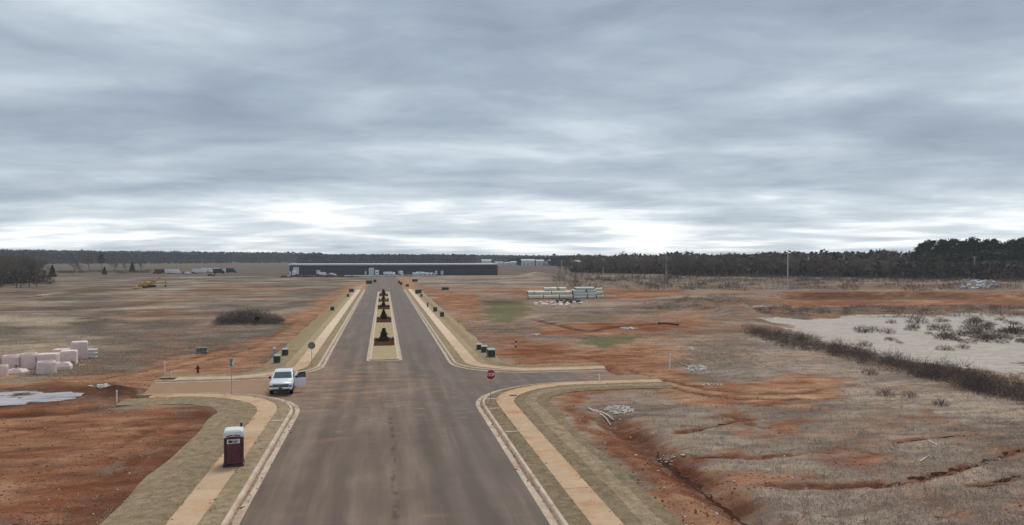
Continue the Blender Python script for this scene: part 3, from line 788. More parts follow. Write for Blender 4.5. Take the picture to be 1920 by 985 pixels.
pvc = mat('white_pvc', (0.78, 0.76, 0.74), 0.45, 0.06, 4, dirt=((0.5, 0.33, 0.24), 0.3))
boxgreen = mat('utility_box_green', (0.030, 0.050, 0.030), 0.5, 0.2, 3, dirt=((0.12, 0.09, 0.06), 0.4))
boxtop = mat('utility_box_lid', (0.30, 0.36, 0.33), 0.35, 0.12, 3, dirt=((0.33, 0.27, 0.2), 0.3))
boxgrey = mat('utility_box_grey', (0.30, 0.33, 0.30), 0.5, 0.15, 3)
stopred = mat('stop_sign_red', (0.33, 0.018, 0.028), 0.4, 0.06, 4)
signwhite = mat('sign_white', (0.75, 0.73, 0.72), 0.4, 0.05, 4)
signback = mat('bare_aluminium_sign_back', (0.20, 0.185, 0.165), 0.6, 0.1, 4, metal=0.3)
teal = mat('teal_sign', (0.09, 0.30, 0.29), 0.4, 0.1, 4)
hyd = mat('hydrant_red', (0.16, 0.018, 0.014), 0.45, 0.15, 6)
mulch = mat('dark_bark_mulch', (0.075, 0.032, 0.016), 0.95, 0.45, 6, 0.04, world_pos=True)
straw_fill = mat('median_gravel', (0.40, 0.305, 0.185), 0.95, 0.16, 1.6, 0.01, world_pos=True)
castc = mat('precast_concrete', (0.78, 0.63, 0.585), 0.85, 0.10, 1.2, 0.006, per_obj=0.07, dirt=((0.45, 0.30, 0.22), 0.35))
woodm = mat('weathered_timber', (0.42, 0.33, 0.23), 0.85, 0.2, 3)
rockm = mat('pale_stone', (0.56, 0.51, 0.45), 0.9, 0.2, 2.5, 0.02, world_pos=True)
pipem = mat('grey_green_pvc_pipe', (0.68, 0.64, 0.52), 0.5, 0.12, 0.7, per_obj=0.12, dirt=((0.36, 0.27, 0.19), 0.3))
pipeb = mat('blue_grey_pvc_pipe', (0.58, 0.60, 0.53), 0.5, 0.12, 0.7, per_obj=0.1)
yellow = mat('machine_yellow', (0.50, 0.30, 0.035), 0.5, 0.2, 1.5, dirt=((0.25, 0.15, 0.09), 0.5))
rustm = mat('rusty_red_steel', (0.22, 0.07, 0.035), 0.8, 0.3, 2.0)
trackm = mat('muddy_track_steel', (0.07, 0.05, 0.04), 0.8, 0.3, 4)
polem = mat('weathered_pole_wood', (0.50, 0.47, 0.42), 0.9, 0.15, 3)
wallm = mat('charcoal_cladding', (0.060, 0.058, 0.066), 0.7, 0.10, 0.2)
roofm = mat('pale_metal_roof', (0.42, 0.43, 0.45), 0.5, 0.08, 0.15)
slabm = mat('loading_apron_concrete', (0.33, 0.31, 0.29), 0.9, 0.12, 0.15, world_pos=True)
dockw = mat('dock_door_white', (0.62, 0.62, 0.62), 0.5, 0.05, 1)
farwhite = mat('far_building_white', (0.62, 0.63, 0.65), 0.6, 0.06, 0.1)
bark = mat('grey_bark', (0.085, 0.072, 0.062), 0.95, 0.25, 3)
twig = mat('bare_twigs', (0.185, 0.152, 0.132), 0.95, 0.22, 0.6, per_obj=0.22)
twig_o = mat('brown_twigs', (0.150, 0.112, 0.092), 0.95, 0.25, 0.5, per_obj=0.2)
pine_n = mat('pine_needles', (0.028, 0.038, 0.024), 0.85, 0.4, 0.5, per_obj=0.2)
cedar_n = mat('cedar_foliage', (0.030, 0.040, 0.026), 0.85, 0.4, 0.8, per_obj=0.2)
leafm = mat('glossy_evergreen_leaf', (0.040, 0.048, 0.018), 0.5, 0.5, 2.5, per_obj=0.12)
shrubm = mat('bronze_evergreen_leaf', (0.085, 0.052, 0.022), 0.6, 0.5, 5.0, per_obj=0.2)
farwood_m = mat('distant_wood_foliage', (0.034, 0.038, 0.032), 0.95, 0.4, 0.05, world_pos=True)
drym = mat('dry_grass', (0.48, 0.385, 0.27), 0.95, 0.35, 0.8, world_pos=True)

# ------------------------------------------------------------------ median with planting beds
MW = 1.98; M0, M1 = 83.2, 250.0
def rounded(hw, y0, y1, r, n=5):
    pts = []
    for cx, cy, a0 in ((hw - r, y0 + r, -math.pi / 2), (hw - r, y1 - r, 0), (-hw + r, y1 - r, math.pi / 2), (-hw + r, y0 + r, math.pi)):
        pts += [(XC - 0.35 + cx + r * math.cos(a0 + math.pi / 2 * k / n), cy + r * math.sin(a0 + math.pi / 2 * k / n)) for k in range(n + 1)]
    return pts
def ring(name, outer, inner, z0, z1, m, label):
    n = len(outer)
    vs_ = [(p[0], p[1], z) for pl, z in ((outer, z0), (outer, z1), (inner, z1), (inner, z0)) for p in pl]
    fs = []
    for k in range(3):
        for i in range(n):
            j = (i + 1) % n
            fs.append((k * n + i, k * n + j, (k + 1) * n + j, (k + 1) * n + i))
    return tag(MB().add(vs_, fs).build(name, m), label, kind='structure')
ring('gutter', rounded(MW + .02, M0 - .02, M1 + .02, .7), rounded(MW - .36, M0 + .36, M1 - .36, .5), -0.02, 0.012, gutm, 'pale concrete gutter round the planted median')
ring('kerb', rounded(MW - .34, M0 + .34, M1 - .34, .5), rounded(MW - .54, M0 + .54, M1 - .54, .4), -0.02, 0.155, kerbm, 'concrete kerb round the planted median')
sheet('median', rounded(MW - .53, M0 + .53, M1 - .53, .4), 0.135, straw_fill, 'straw-coloured fill of the planted median')


def leaf_cloud(name, c, dirs_fn, n, size, m, seed, tri=False, aspect=0.5):
    """n small randomly turned leaves; dirs_fn gives their centres"""
    g = np.random.default_rng(seed)
    p = dirs_fn(g, n)
    n = len(p)
    a = g.normal(size=(n, 3)); a /= np.linalg.norm(a, axis=1)[:, None]
    bq = g.normal(size=(n, 3)); bq -= (bq * a).sum(1)[:, None] * a; bq /= np.linalg.norm(bq, axis=1)[:, None]
    s = size * (0.6 + 0.8 * g.random((n, 1)))
    if tri:
        v = np.stack([p - a * s, p + a * s, p + bq * s * aspect * 2], 1).reshape(-1, 3); f = np.arange(n * 3).reshape(-1, 3)
    else:
        v = np.stack([p - a * s, p - bq * s * aspect, p + a * s, p + bq * s * aspect], 1).reshape(-1, 3); f = np.arange(n * 4).reshape(-1, 4)
    return fast_mesh(name, v, f, m)
def twig_cloud(name, p0, d, ln, wd, m, seed):
    g = np.random.default_rng(seed); n = len(p0)
    d = d / np.linalg.norm(d, axis=1)[:, None]
    s = np.cross(d, g.normal(size=(n, 3))); s /= np.linalg.norm(s, axis=1)[:, None]
    ln = np.asarray(ln).reshape(-1, 1); wd = np.asarray(wd).reshape(-1, 1)
    bend = g.normal(size=(n, 3)) * 0.22 * ln
    v = np.stack([p0 - s * wd, p0 + s * wd, p0 + d * ln * 0.55 + bend + s * wd * .6, p0 + d * ln + bend * 1.6, p0 + d * ln * 0.55 + bend - s * wd * .6], 1).reshape(-1, 3)
    k = np.arange(n)[:, None] * 5
    f = np.concatenate([k + np.array([[0, 1, 2, 4]])]); 
    f2 = k + np.array([[4, 2, 3, 3]])
    me = bpy.data.meshes.new(name)
    faces = [tuple(q) for q in f.tolist()] + [tuple(q[:3]) for q in f2.tolist()]
    me.from_pydata(v.tolist(), [], faces); me.update(); me.materials.append(m)
    return me


def cone_pts(h, r, flat=0.35, z0=0.25):
    def fn(g, n):
        zc_ = z0 + (h - z0) * g.random(n) ** 1.25
        lobes = 1 + 0.13 * np.sin(zc_ * 7.0 + g.random() * 6) 
        R = r * (1 - (zc_ - z0) / (h - z0) * (1 - flat * 0.35)) ** 0.8 * lobes
        an = g.random(n) * 2 * np.pi; rad = R * np.sqrt(0.25 + 0.75 * g.random(n)) * (1 + .18 * np.sin(an * 5 + zc_ * 9))
        return np.stack([rad * np.cos(an), rad * np.sin(an), zc_], 1)
    return fn
def dome_pts(rx, ry, h, seed):
    def fn(g, n):
        a = g.normal(size=(n, 3)); a /= np.linalg.norm(a, axis=1)[:, None]; a[:, 2] = np.abs(a[:, 2])
        rad = (0.55 + 0.45 * g.random(n) ** 0.6) * (1 + 0.2 * np.sin(a[:, 0] * 5 + seed) * np.cos(a[:, 1] * 6))
        return a * rad[:, None] * np.array([rx, ry, h])
    return fn
mtree_me = [(leaf_cloud('crown', None, cone_pts(h, r, fl), 1500, 0.13, leafm, 30 + k), h) for k, (h, r, fl) in enumerate(((2.15, 0.80, .6), (2.2, 0.88, .1), (2.1, .72, .4)))]
mtrunk = MB().tube([(0, 0, -0.05), (0.01, 0, 0.6), (0, 0.02, 1.7)], [0.045, 0.035, 0.015], 6).mesh('trunk', bark)
shrub_me = [leaf_cloud('foliage', None, dome_pts(0.34, 0.3, 0.46, k), 260, 0.06, shrubm, 60 + k) for k in range(3)]
sstem = MB()
for k in range(4): sstem.tube([(0, 0, -0.02), (0.1 * math.cos(k * 1.6), 0.1 * math.sin(k * 1.6), 0.3)], [0.012, 0.006], 4)
sstem = sstem.mesh('stem', bark)
BEDS = [(650.5, 639, 0), (606.5, 598.5, 1), (581.5, 574.5, 2), (567, 562, 2), (556.5, 551.5, 0)]
bedname = ['nearest the open end of the median', 'second from the open end of the median', 'third from the open end of the median', 'fourth from the open end of the median', 'last before the far end of the median']
MX = XC - 0.35
for bi, (v0, v1, var) in enumerate(BEDS):
    y0, y1 = P(722, v0)[1], P(722, v1)[1]
    y1 = min(max(y1, y0 + 4), y0 + 9.5)
    hw = 1.36
    n = 14; g = np.random.default_rng(bi)
    # low heaped bed with a ragged edge
    rows = []
    for j in range(n + 1):
        yy = y0 + (y1 - y0) * j / n; row = []
        for i in range(9):
            xx = MX - hw + 2 * hw * i / 8
            e = min(i, 8 - i, j * .7, (n - j) * .7)
            row.append((xx + (g.random() - .5) * .07, yy + (g.random() - .5) * .12, 0.10 + (0.07 + 0.06 * g.random() if e > 0 else 0.03)))
        rows.append(row)
    vs_ = [p for r in rows for p in r]
    fs = [(j * 9 + i, j * 9 + i + 1, j * 9 + 10 + i, j * 9 + 9 + i) for j in range(n) for i in range(8)]
    tag(MB().add(vs_, fs).build('mulch_bed', mulch), 'dark bark mulch bed, ' + bedname[bi], kind='structure')
    me_c, h_ = mtree_me[var]
    tr = empty('evergreen_tree', (MX - 0.05, y1 - 1.6, 0.15), rng.uniform(0, 6), 'small dark evergreen tree in the mulch bed ' + bedname[bi], 'tree', 'evergreen trees on the median')
    k = (0.80, .82, .72, .68, .82)[bi]; tr.scale = (k, k, k)
    link('crown', me_c, tr); link('trunk', mtrunk, tr)
    for q in range(9):
        for row_ in range(2):
            if bi > 2 and (row_ or q % 2): continue
            if row_ and q % 2: continue
            xx = MX - 1.15 + 2.3 * q / 8 + rng.uniform(-.06, .06)
            o = empty('shrub', (xx, y1 - 0.5 - 1.3 * row_ + rng.uniform(-.15, .15), 0.17), rng.uniform(0, 6), 'low bronze-green shrub in the mulch bed ' + bedname[bi], 'shrub', 'shrubs of the bed ' + bedname[bi])
            kk = rng.uniform(.55, .95); o.scale = (kk, kk, kk * rng.uniform(.8, 1.2))
            link('foliage', shrub_me[rng.randrange(3)], o); link('stem', sstem, o)
# grate set in the median
o = empty('valve_cover', (MX, P(722, 611)[1], 0.137), 0, 'small grey valve cover on the median between two mulch beds', 'cover')
MB().lathe([(0.26, 0), (0.26, 0.03), (0.2, 0.04)], 14).build('lid', boxgrey, o); MB().lathe([(0.3, -0.02), (0.3, 0.018)], 14).build('rim', galv, o)

# ------------------------------------------------------------------ white pickup truck, driver's door open
def rrect(y, hw, z0, z1, c=0.1):
    return [(x, y, z) for x, z in ((-hw + c, z0), (hw - c, z0), (hw, z0 + c), (hw, z1 - c * 1.2), (hw - c * .8, z1), (-hw + c * .8, z1), (-hw, z1 - c * 1.2), (-hw, z0 + c))]
tx, ty = P(523.5, 743)
truck = empty('pickup_truck', (tx, ty + 2.85, 0.0), math.radians(2), 'white crew cab pickup truck with its driver door open in the side street', 'pickup truck')
truck.scale = (.94, .94, .94)
MB().loft([rrect(-2.93, .90, .56, 1.02, .08), rrect(-2.86, .965, .50, 1.12, .09), rrect(-2.55, 1.0, .45, 1.18, .1), rrect(-1.8, 1.01, .44, 1.24, .1),
           rrect(-1.25, 1.01, .42, 1.28, .1), rrect(0.95, 1.01, .42, 1.30, .08)]).build('body', white_paint, truck, True)
# bed
bm_ = MB()
for s in (-1, 1): bm_.box((s * .96, 1.95, .90), (.10, 1.96, .80), bevel=.03)
bm_.box((0, 1.95, .70), (1.84, 1.94, .08)); bm_.box((0, 1.0, .95), (1.84, .05, .70))
bed = bm_.build('cargo_bed', white_paint, truck)
MB().box((0, 2.93, .92), (1.84, .07, .70), bevel=.02).build('tailgate', white_paint, bed)
MB().box((0, 1.95, .75), (1.8, 1.9, .015)).build('bed_liner', black_trim, bed)
cab_r = [(z, hw, yf, yr) for z, hw, yf, yr in ((1.27, .96, -1.28, .93), (1.55, .90, -.90, .90), (1.82, .81, -.50, .84), (1.90, .72, -.38, .74), (1.93, .55, -.2, .6))]
def cring(z, hw, yf, yr):
    e = .06
    return [(-hw + e, yf, z), (hw - e, yf, z), (hw, yf + e, z), (hw, yr - e, z), (hw - e, yr, z), (-hw + e, yr, z), (-hw, yr - e, z), (-hw, yf + e, z)]
cab = MB().loft([cring(*q) for q in cab_r]).build('cab', white_paint, truck, False)
# glass, a few millimetres proud of the pillars
MB().add([(-.82, -1.225, 1.315), (.82, -1.225, 1.315), (.70, -.575, 1.785), (-.70, -.575, 1.785)], [(0, 1, 2, 3)]).build('windshield', glass, cab)
MB().add([(-.74, .945, 1.36), (.74, .945, 1.36), (.66, .87, 1.77), (-.66, .87, 1.77)], [(3, 2, 1, 0)]).build('rear_window', glass, cab)
for s in (-1, 1):
    for y0_, y1_, y2_, y3_ in (((-1.0, -.12, -.12, -.52),) if s < 0 else ()) + ((-.02, .78, .74, -.02),):
        q = [(s * .958, y0_, 1.33), (s * .958, y1_, 1.33), (s * .838, y2_, 1.76), (s * .838, y3_, 1.76)]
        MB().add(q, [(0, 1, 2, 3)] if s > 0 else [(3, 2, 1, 0)]).build('side_window', glass, cab)
# open doorway: a flat dark panel stands in for the dim cab inside
MB().add([(1.016, -1.12, .55), (1.016, -.1, .55), (1.016, -.1, 1.27), (.962, -.12, 1.31), (.842, -.12, 1.77), (.842, -.5, 1.77), (.962, -1.05, 1.31), (1.016, -1.12, 1.27)], [tuple(range(8))]).build('doorway_dark_panel', interior, truck)
door = MB()
R = Matrix.Translation((1.03, -1.14, 0)) @ Matrix.Rotation(math.radians(68), 4, 'Z')
def dbox(mb, y0, y1, z0, z1, th=.09, x=0.0):
    pts = [R @ Vector((-(x0), y, z)) for x0 in (x, x - th) for y in (y0, y1) for z in (z0, z1)]
    mb.add(pts, [(0, 1, 3, 2), (4, 6, 7, 5), (0, 4, 5, 1), (2, 3, 7, 6), (0, 2, 6, 4), (1, 5, 7, 3)])
R = Matrix.Translation((1.04, -1.14, 0)) @ Matrix.Rotation(math.radians(-68), 4, 'Z')
dbox(door, 0, 1.03, .50, 1.28)
dm = door.build('door', white_paint, truck)
fr = MB(); dbox(fr, .97, 1.03, 1.284, 1.72, .06, -.015); dbox(fr, .42, 1.03, 1.724, 1.79, .06, -.015)
pts = [R @ Vector((-q, y, z)) for q in (-.015, -.075) for y, z in ((.10, 1.284), (.17, 1.284), (.50, 1.724), (.42, 1.724))]
fr.add(pts, [(0, 1, 2, 3), (7, 6, 5, 4), (0, 4, 5, 1), (1, 5, 6, 2), (2, 6, 7, 3), (3, 7, 4, 0)])
fr.build('window_frame', black_trim, dm)
gp_ = MB().add([R @ Vector((.04, y, z)) for y, z in ((.17, 1.285), (.97, 1.285), (.97, 1.722), (.50, 1.722))], [(0, 1, 2, 3)])
gp_.build('door_window', glass, dm)
tr_ = MB(); dbox(tr_, .08, .95, .62, 1.2, .02, .022); tr_.build('door_trim', interior, dm)
MB().box((-1.12, -.95, 1.36), (.22, .10, .20), bevel=.03).build('mirror', black_trim, truck)
q = R @ Vector((.10, .14, 1.40)); mm = MB().box(q, (.20, .10, .22), bevel=.03).build('mirror', black_trim, dm)
gr = MB().box((0, -2.925, .91), (1.40, .07, .25), bevel=.02).build('grille', black_trim, truck)
for z in (.87, .93, .99): MB().box((0, -2.965, z), (1.3, .02, .016)).build('grille_bar', chrome, gr)
MB().box((0, -2.972, 1.02), (.22, .02, .06), bevel=.008).build('badge', chrome, gr)
for s in (-1, 1):
    hl = MB().box((s * .80, -2.90, 1.02), (.28, .08, .07), bevel=.02).build('headlight', lampm, truck)
    MB().box((s * .83, -2.90, .86), (.22, .09, .16), bevel=.03).build('headlight_bezel', black_trim, hl)
    MB().box((s * .98, 2.92, 1.05), (.10, .09, .38), bevel=.02).build('tail_lamp', redlamp, truck)
bp = MB().box((0, -2.93, .68), (1.86, .16, .20), bevel=.06).build('bumper', white_paint, truck)
MB().box((0, -2.985, .535), (1.62, .12, .15), bevel=.03).build('air_dam', black_trim, bp)
MB().box((0, -3.015, .70), (.30, .012, .12)).build('licence_plate_bracket', black_trim, bp)
def wheel(parent, x, y, r, w=.26, side=1):
    wy = empty('wheel', (x, y, r)); wy.parent = parent
    tm = MB().lathe([(r * .62, -w / 2), (r * .93, -w / 2), (r, -w * .35), (r, w * .35), (r * .93, w / 2), (r * .62, w / 2)], 20)
    tm.v = [(q[2], q[0], q[1]) for q in tm.v]; tm.build('tyre', rubber, wy, False)
    rm = MB().lathe([(r * .60, -w * .40), (r * .60, w * .40), (r * .45, w * .46), (r * .2, w * .38), (r * .1, w * .44)], 16)
    rm.v = [(side * q[2], q[0], q[1]) for q in rm.v]; rm.build('rim', alloy, wy, False)
    return wy
for s in (-1, 1):
    for y in (-1.95, 1.78):
        wheel(truck, s * .87, y, .40, .27, s)
        ar = MB(); n = 12
        pts = [(s * 1.018, y + .50 * math.cos(a), .42 + .47 * math.sin(a)) for a in np.linspace(0, math.pi, n)] 
        ar.add(pts, [tuple(range(n))]).build('wheel_arch', black_trim, truck)

# ------------------------------------------------------------------ portable toilet
px0, py0 = P(435, 881)
pt = empty('portable_toilet', (px0, py0 + 0.55, 0.145), math.radians(8), 'maroon portable toilet with white roof standing on the pavement', 'portable toilet')
pt.scale = (.92, .9, .88)
MB().box((0, 0, .06), (1.20, 1.22, .12), bevel=.02).build('skid_base', maroon_d, pt)
MB().box((0, .0, .99), (1.06, 1.08, 1.74), bevel=.05).build('cabin', maroon, pt)
dr = MB().box((0, -.548, .98), (.78, .03, 1.62), bevel=.012).build('door', maroon, pt)
for x in (-.30, -.15, 0, .15, .30): MB().box((x, -.567, .68), (.05, .014, .80), bevel=.006).build('door_rib', maroon, dr)
MB().box((.31, -.572, .98), (.05, .02, .16), bevel=.008).build('handle', black_trim, dr)
for z in (.5, 1.0, 1.5): MB().box((-.40, -.56, z), (.035, .03, .12)).build('hinge', maroon_d, dr)
for s in (-1, 1):
    MB().box((s * .48, -.545, .99), (.10, .05, 1.72), bevel=.02).build('corner_post', maroon_d, pt)
    for y in (-.32, -.1, .12, .34): MB().box((s * .535, y, .92), (.02, .12, 1.40), bevel=.008).build('side_rib', maroon_d, pt)
rf = MB(); prof = []
for z, k in ((1.83, 1.0), (2.02, 1.0), (2.16, .96), (2.25, .84), (2.29, .62)):
    hx, hy, e = .57 * k, .59 * k, .09
    prof.append([(hx - e, -hy, z), (hx, -hy + e, z), (hx, hy - e, z), (hx - e, hy, z), (-hx + e, hy, z), (-hx, hy - e, z), (-hx, -hy + e, z), (-hx + e, -hy, z)])
roof_o = rf.loft(prof).build('roof', whiteplastic, pt)
# arched dark vents over the door, split in the middle
for s in (-1, 1):
    a_ = np.linspace(0.08, 1.0, 7); 
    up = [(s * .40 * q, -.598, 2.005 - .09 * q * q) for q in a_]; dn = [(s * .40 * q, -.598, 1.945 - .12 * q * q) for q in a_]
    ft = [(x, -.585, z) for x, y, z in up + dn[::-1]]
    pl = up + dn[::-1]; n = len(pl)
    MB().add(pl + ft, [tuple(range(n))] + [(i, (i + 1) % n, n + (i + 1) % n, n + i) for i in range(n)]).build('roof_vent', black_trim, roof_o)
MB().prism([(x, z) for x, z in [(-.40, 1.80)] + [(x, 1.93 - .30 * x * x * 1.6) for x in np.linspace(-.4, .4, 9)] + [(.40, 1.80)]], 0, .03)
ap = MB(); pl = [(x, 1.80) for x in (.40, -.40)] + [(x, 1.90 - .55 * x * x) for x in np.linspace(-.4, .4, 9)]
ap.add([(x, -.606, z) for x, z in pl] + [(x, -.57, z) for x, z in pl], [tuple(range(len(pl)))] + [(i, (i + 1) % len(pl), len(pl) + (i + 1) % len(pl), len(pl) + i) for i in range(len(pl))])
ap.build('door_header', maroon, pt)
MB().lathe([(.055, 2.2), (.055, 2.44), (.07, 2.44), (.07, 2.50), (.03, 2.52)], 12, (.40, .38, 0)).build('vent_pipe', black_trim, pt)
lg = MB().box((0, -.572, 1.58), (.72, .012, .27), bevel=.004).build('logo_plate', whiteplastic, dr)
for x, z, w, h in ((-.17, 1.585, .22, .12), (-.02, 1.63, .04, .12), (.055, 1.56, .05, .12), (.12, 1.60, .035, .17), (.185, 1.57, .04, .16), (.245, 1.60, .03, .09), (-.05, 1.505, .5, .03), (-.21, 1.68, .12, .025)):
    MB().box((x, -.581, z), (w, .008, h)).build('logo_mark', maroon_d, lg)

# ------------------------------------------------------------------ road signs
def octagon(r, z, y0, y1):
    pts = [(r / math.cos(math.pi / 8) * math.cos(math.pi / 8 + k * math.pi / 4), z + r / math.cos(math.pi / 8) * math.sin(math.pi / 8 + k * math.pi / 4)) for k in range(8)]
    vs_ = [(p[0], y0, p[1]) for p in pts] + [(p[0], y1, p[1]) for p in pts]
    return MB().add(vs_, [tuple(range(8)), tuple(reversed(range(8, 16)))] + [(i, 8 + i, 8 + (i + 1) % 8, (i + 1) % 8) for i in range(8)])
def text_part(name, body, size, m, parent, loc, rot=(math.pi / 2, 0, 0), ext=0.003, sx=1.0):
    cu = bpy.data.curves.new(name, 'FONT'); cu.body = body; cu.size = size; cu.extrude = ext; cu.align_x = 'CENTER'; cu.align_y = 'CENTER'; cu.offset = 0.006
    tmp = bpy.data.objects.new(name, cu); col.objects.link(tmp)
    dg = bpy.context.evaluated_depsgraph_get(); me = bpy.data.meshes.new_from_object(tmp.evaluated_get(dg))
    bpy.data.objects.remove(tmp); me.materials.clear(); me.materials.append(m)
    o = link(name, me, parent); o.location = loc; o.rotation_euler = rot; o.scale = (sx, 1, 1); return o
def post_mesh(h, m, parent, w=.05):
    return MB().box((0, 0, h / 2 - .1), (w, w * .8, h + .2)).build('post', m, parent)
sx_, sy_ = P(920, 757)
st = empty('stop_sign', (sx_, sy_, 0.13), math.radians(4), 'red octagonal stop sign facing the avenue at the paved corner', 'stop sign')
post_mesh(2.3, galv, st)
oc = octagon(.40, 2.17, -.035, -.028).build('sign_border', signwhite, st)
octagon(.365, 2.17, -.040, -.0355).build('sign_face', stopred, oc)
text_part('lettering', 'STOP', .34, signwhite, oc, (0, -.042, 2.17), sx=.80)
for z in (1.95, 2.39): MB().lathe([(.012, 0), (.012, .008)], 6).build('bolt', galv, oc).matrix_local = Matrix.Translation((0, -.041, z)) @ Matrix.Rotation(math.pi / 2, 4, 'X')
sx_, sy_ = P(584.5, 692)
st = empty('stop_sign', (sx_, sy_, 0.13), math.radians(183), 'octagonal stop sign seen from its bare grey back beside the pavement', 'stop sign')
post_mesh(2.55, galv, st)
oc = octagon(.36, 2.3, -.035, -.028).build('sign_back', signback, st)
octagon(.34, 2.3, -.040, -.0355).build('sign_face', stopred, oc)
text_part('lettering', 'STOP', .32, signwhite, oc, (0, -.042, 2.3), sx=.80)
MB().box((0, -.02, 2.3), (.5, .02, .04)).build('bracket', galv, st)
sx_, sy_ = P(434, 741)
st = empty('street_sign', (sx_, sy_, 0.02), 0.0, 'tall thin post with teal street name plates behind the pickup truck', 'street sign')
post_mesh(2.85, galv, st, .045)
MB().box((0, -.03, 2.72), (.26, .012, .62), bevel=.004).build('name_plate', teal, st)
MB().box((.14, -.045, 2.68), (.12, .012, .36), bevel=.004).build('notice_plate', signwhite, st)
MB().box((0, 0, 3.06), (.10, .62, .12), bevel=.004).build('name_plate', teal, st)
sx_, sy_ = P(967, 690)
st = empty('marker_sign', (sx_, sy_, 0.13), 0.0, 'slim sign post carrying two small dark red plates behind the kerb', 'sign')
post_mesh(2.95, galv, st, .045)
for z in (2.62, 2.12):
    fp = MB(); r_ = .26
    fp.add([(0, -.03, z + r_), (r_ * .75, -.03, z), (0, -.03, z - r_), (-r_ * .75, -.03, z), (0, -.042, z + r_), (r_ * .75, -.042, z), (0, -.042, z - r_), (-r_ * .75, -.042, z)],
           [(0, 1, 2, 3), (7, 6, 5, 4), (0, 4, 5, 1), (1, 5, 6, 2), (2, 6, 7, 3), (3, 7, 4, 0)])
    pl = fp.build('plate', signwhite, st)
    r_ = .2; MB().add([(0, -.046, z + r_), (r_ * .85, -.046, z), (0, -.046, z - r_), (-r_ * .85, -.046, z)], [(3, 2, 1, 0)]).build('plate_face', stopred, pl)

# ------------------------------------------------------------------ hydrant, marker posts, utility boxes, covers
hx_, hy_ = P(371, 702)
hd = empty('fire_hydrant', (hx_, hy_, 0.12), 0.3, 'red fire hydrant on the straw verge of the side street', 'fire hydrant')
MB().lathe([(.16, -.05), (.16, .04), (.115, .06), (.115, .52), (.15, .53), (.15, .58)], 14).build('barrel', hyd, hd)
MB().lathe([(.145, .58), (.14, .66), (.10, .74), (.045, .78), (.045, .84), (.02, .85)], 14).build('bonnet', hyd, hd)
for a_ in (-1, 1): MB().tube([(a_ * .08, 0, .44), (a_ * .24, 0, .44)], .06, 8).build('nozzle', hyd, hd)
MB().tube([(0, -.08, .38), (0, -.25, .38)], .08, 8).build('pumper_nozzle', hyd, hd)
def marker(u, v, h, r, label, lean=(0, 0)):
    x, y = P(u, v); z = max(hz(x, y), 0.02)
    o = empty('marker_post', (x, y, z), 0, label, 'marker post', 'white marker posts')
    MB().tube([(0, 0, -.25), (lean[0] * h, lean[1] * h, h)], r, 8).build('pipe', pvc, o)
    MB().lathe([(r * 1.25, 0), (r * 1.25, r * 1.6), (r * .7, r * 2)], 8, (lean[0] * h, lean[1] * h, h - r)).build('cap', pvc, o)
marker(309, 702, 1.15, .055, 'white plastic pipe marker standing beside the red fire hydrant')
marker(321, 707, .5, .05, 'short white pipe stub in the verge by the fire hydrant')
marker(219, 757, .95, .055, 'white plastic pipe marker at the end of the straw verge by the puddle')
marker(1255, 696, 1.7, .07, 'tall leaning white pipe marker in the weeds beside a white rubble heap', (.06, 0))
marker(1125, 719, .8, .05, 'short leaning white pipe marker at the end of the kerb beyond the stop sign', (-.1, 0))
def ubox(u, v, w, d, h, label, grp=None, style=0, rz=0.0, mb=boxgreen, lid=boxtop):
    x, y = P(u, v); o = empty('utility_box', (x, y + d / 2, max(hz(x, y + d / 2), 0.12)), rz, label, 'utility box', grp)
    MB().box((0, 0, .04), (w + .16, d + .16, .10), bevel=.01).build('pad', slabm, o)
    MB().box((0, 0, .08 + h * .42), (w, d, h * .84), bevel=.02).build('cabinet', mb, o)
    MB().loft([[(-w * .52, -d * .53, h * .84 + .08), (w * .52, -d * .53, h * .84 + .08), (w * .52, d * .53, h * .84 + .08), (-w * .52, d * .53, h * .84 + .08)],
               [(-w * .52, -d * .5, h * .90 + .08), (w * .52, -d * .5, h * .90 + .08), (w * .52, d * .53, h + .12), (-w * .52, d * .53, h + .12)]]).build('lid', lid, o)
    MB().box((0, -d / 2 - .008, .08 + h * .42), (w * .8, .014, h * .66), bevel=.004).build('door', mb, o)
    if style: MB().box((-w * .62, d * .2, h * .65), (.10, .10, h * 1.3), bevel=.02).build('cable_post', boxgrey, o)
ubox(519, 684, .62, .62, .84, 'dark green utility box with a pale post, closest to the pickup truck', None, 1)
ubox(534, 670, .66, .66, .78, 'dark green utility box with pale lid behind the one with a pale post')
ubox(514, 672, .30, .40, 1.0, 'slim grey utility pedestal between two green boxes', None, 0, 0, boxgrey, boxtop)
ubox(899, 659, .60, .6, .72, 'small green utility box behind the two larger ones by the slim sign post')
ubox(909, 664, .72, .7, .78, 'green utility box between the small one and the grey-sided one')
ubox(922, 673, .80, .75, .92, 'grey-sided utility box with pale lid closest to the slim sign post', None, 1, 0, boxgreen, boxtop)
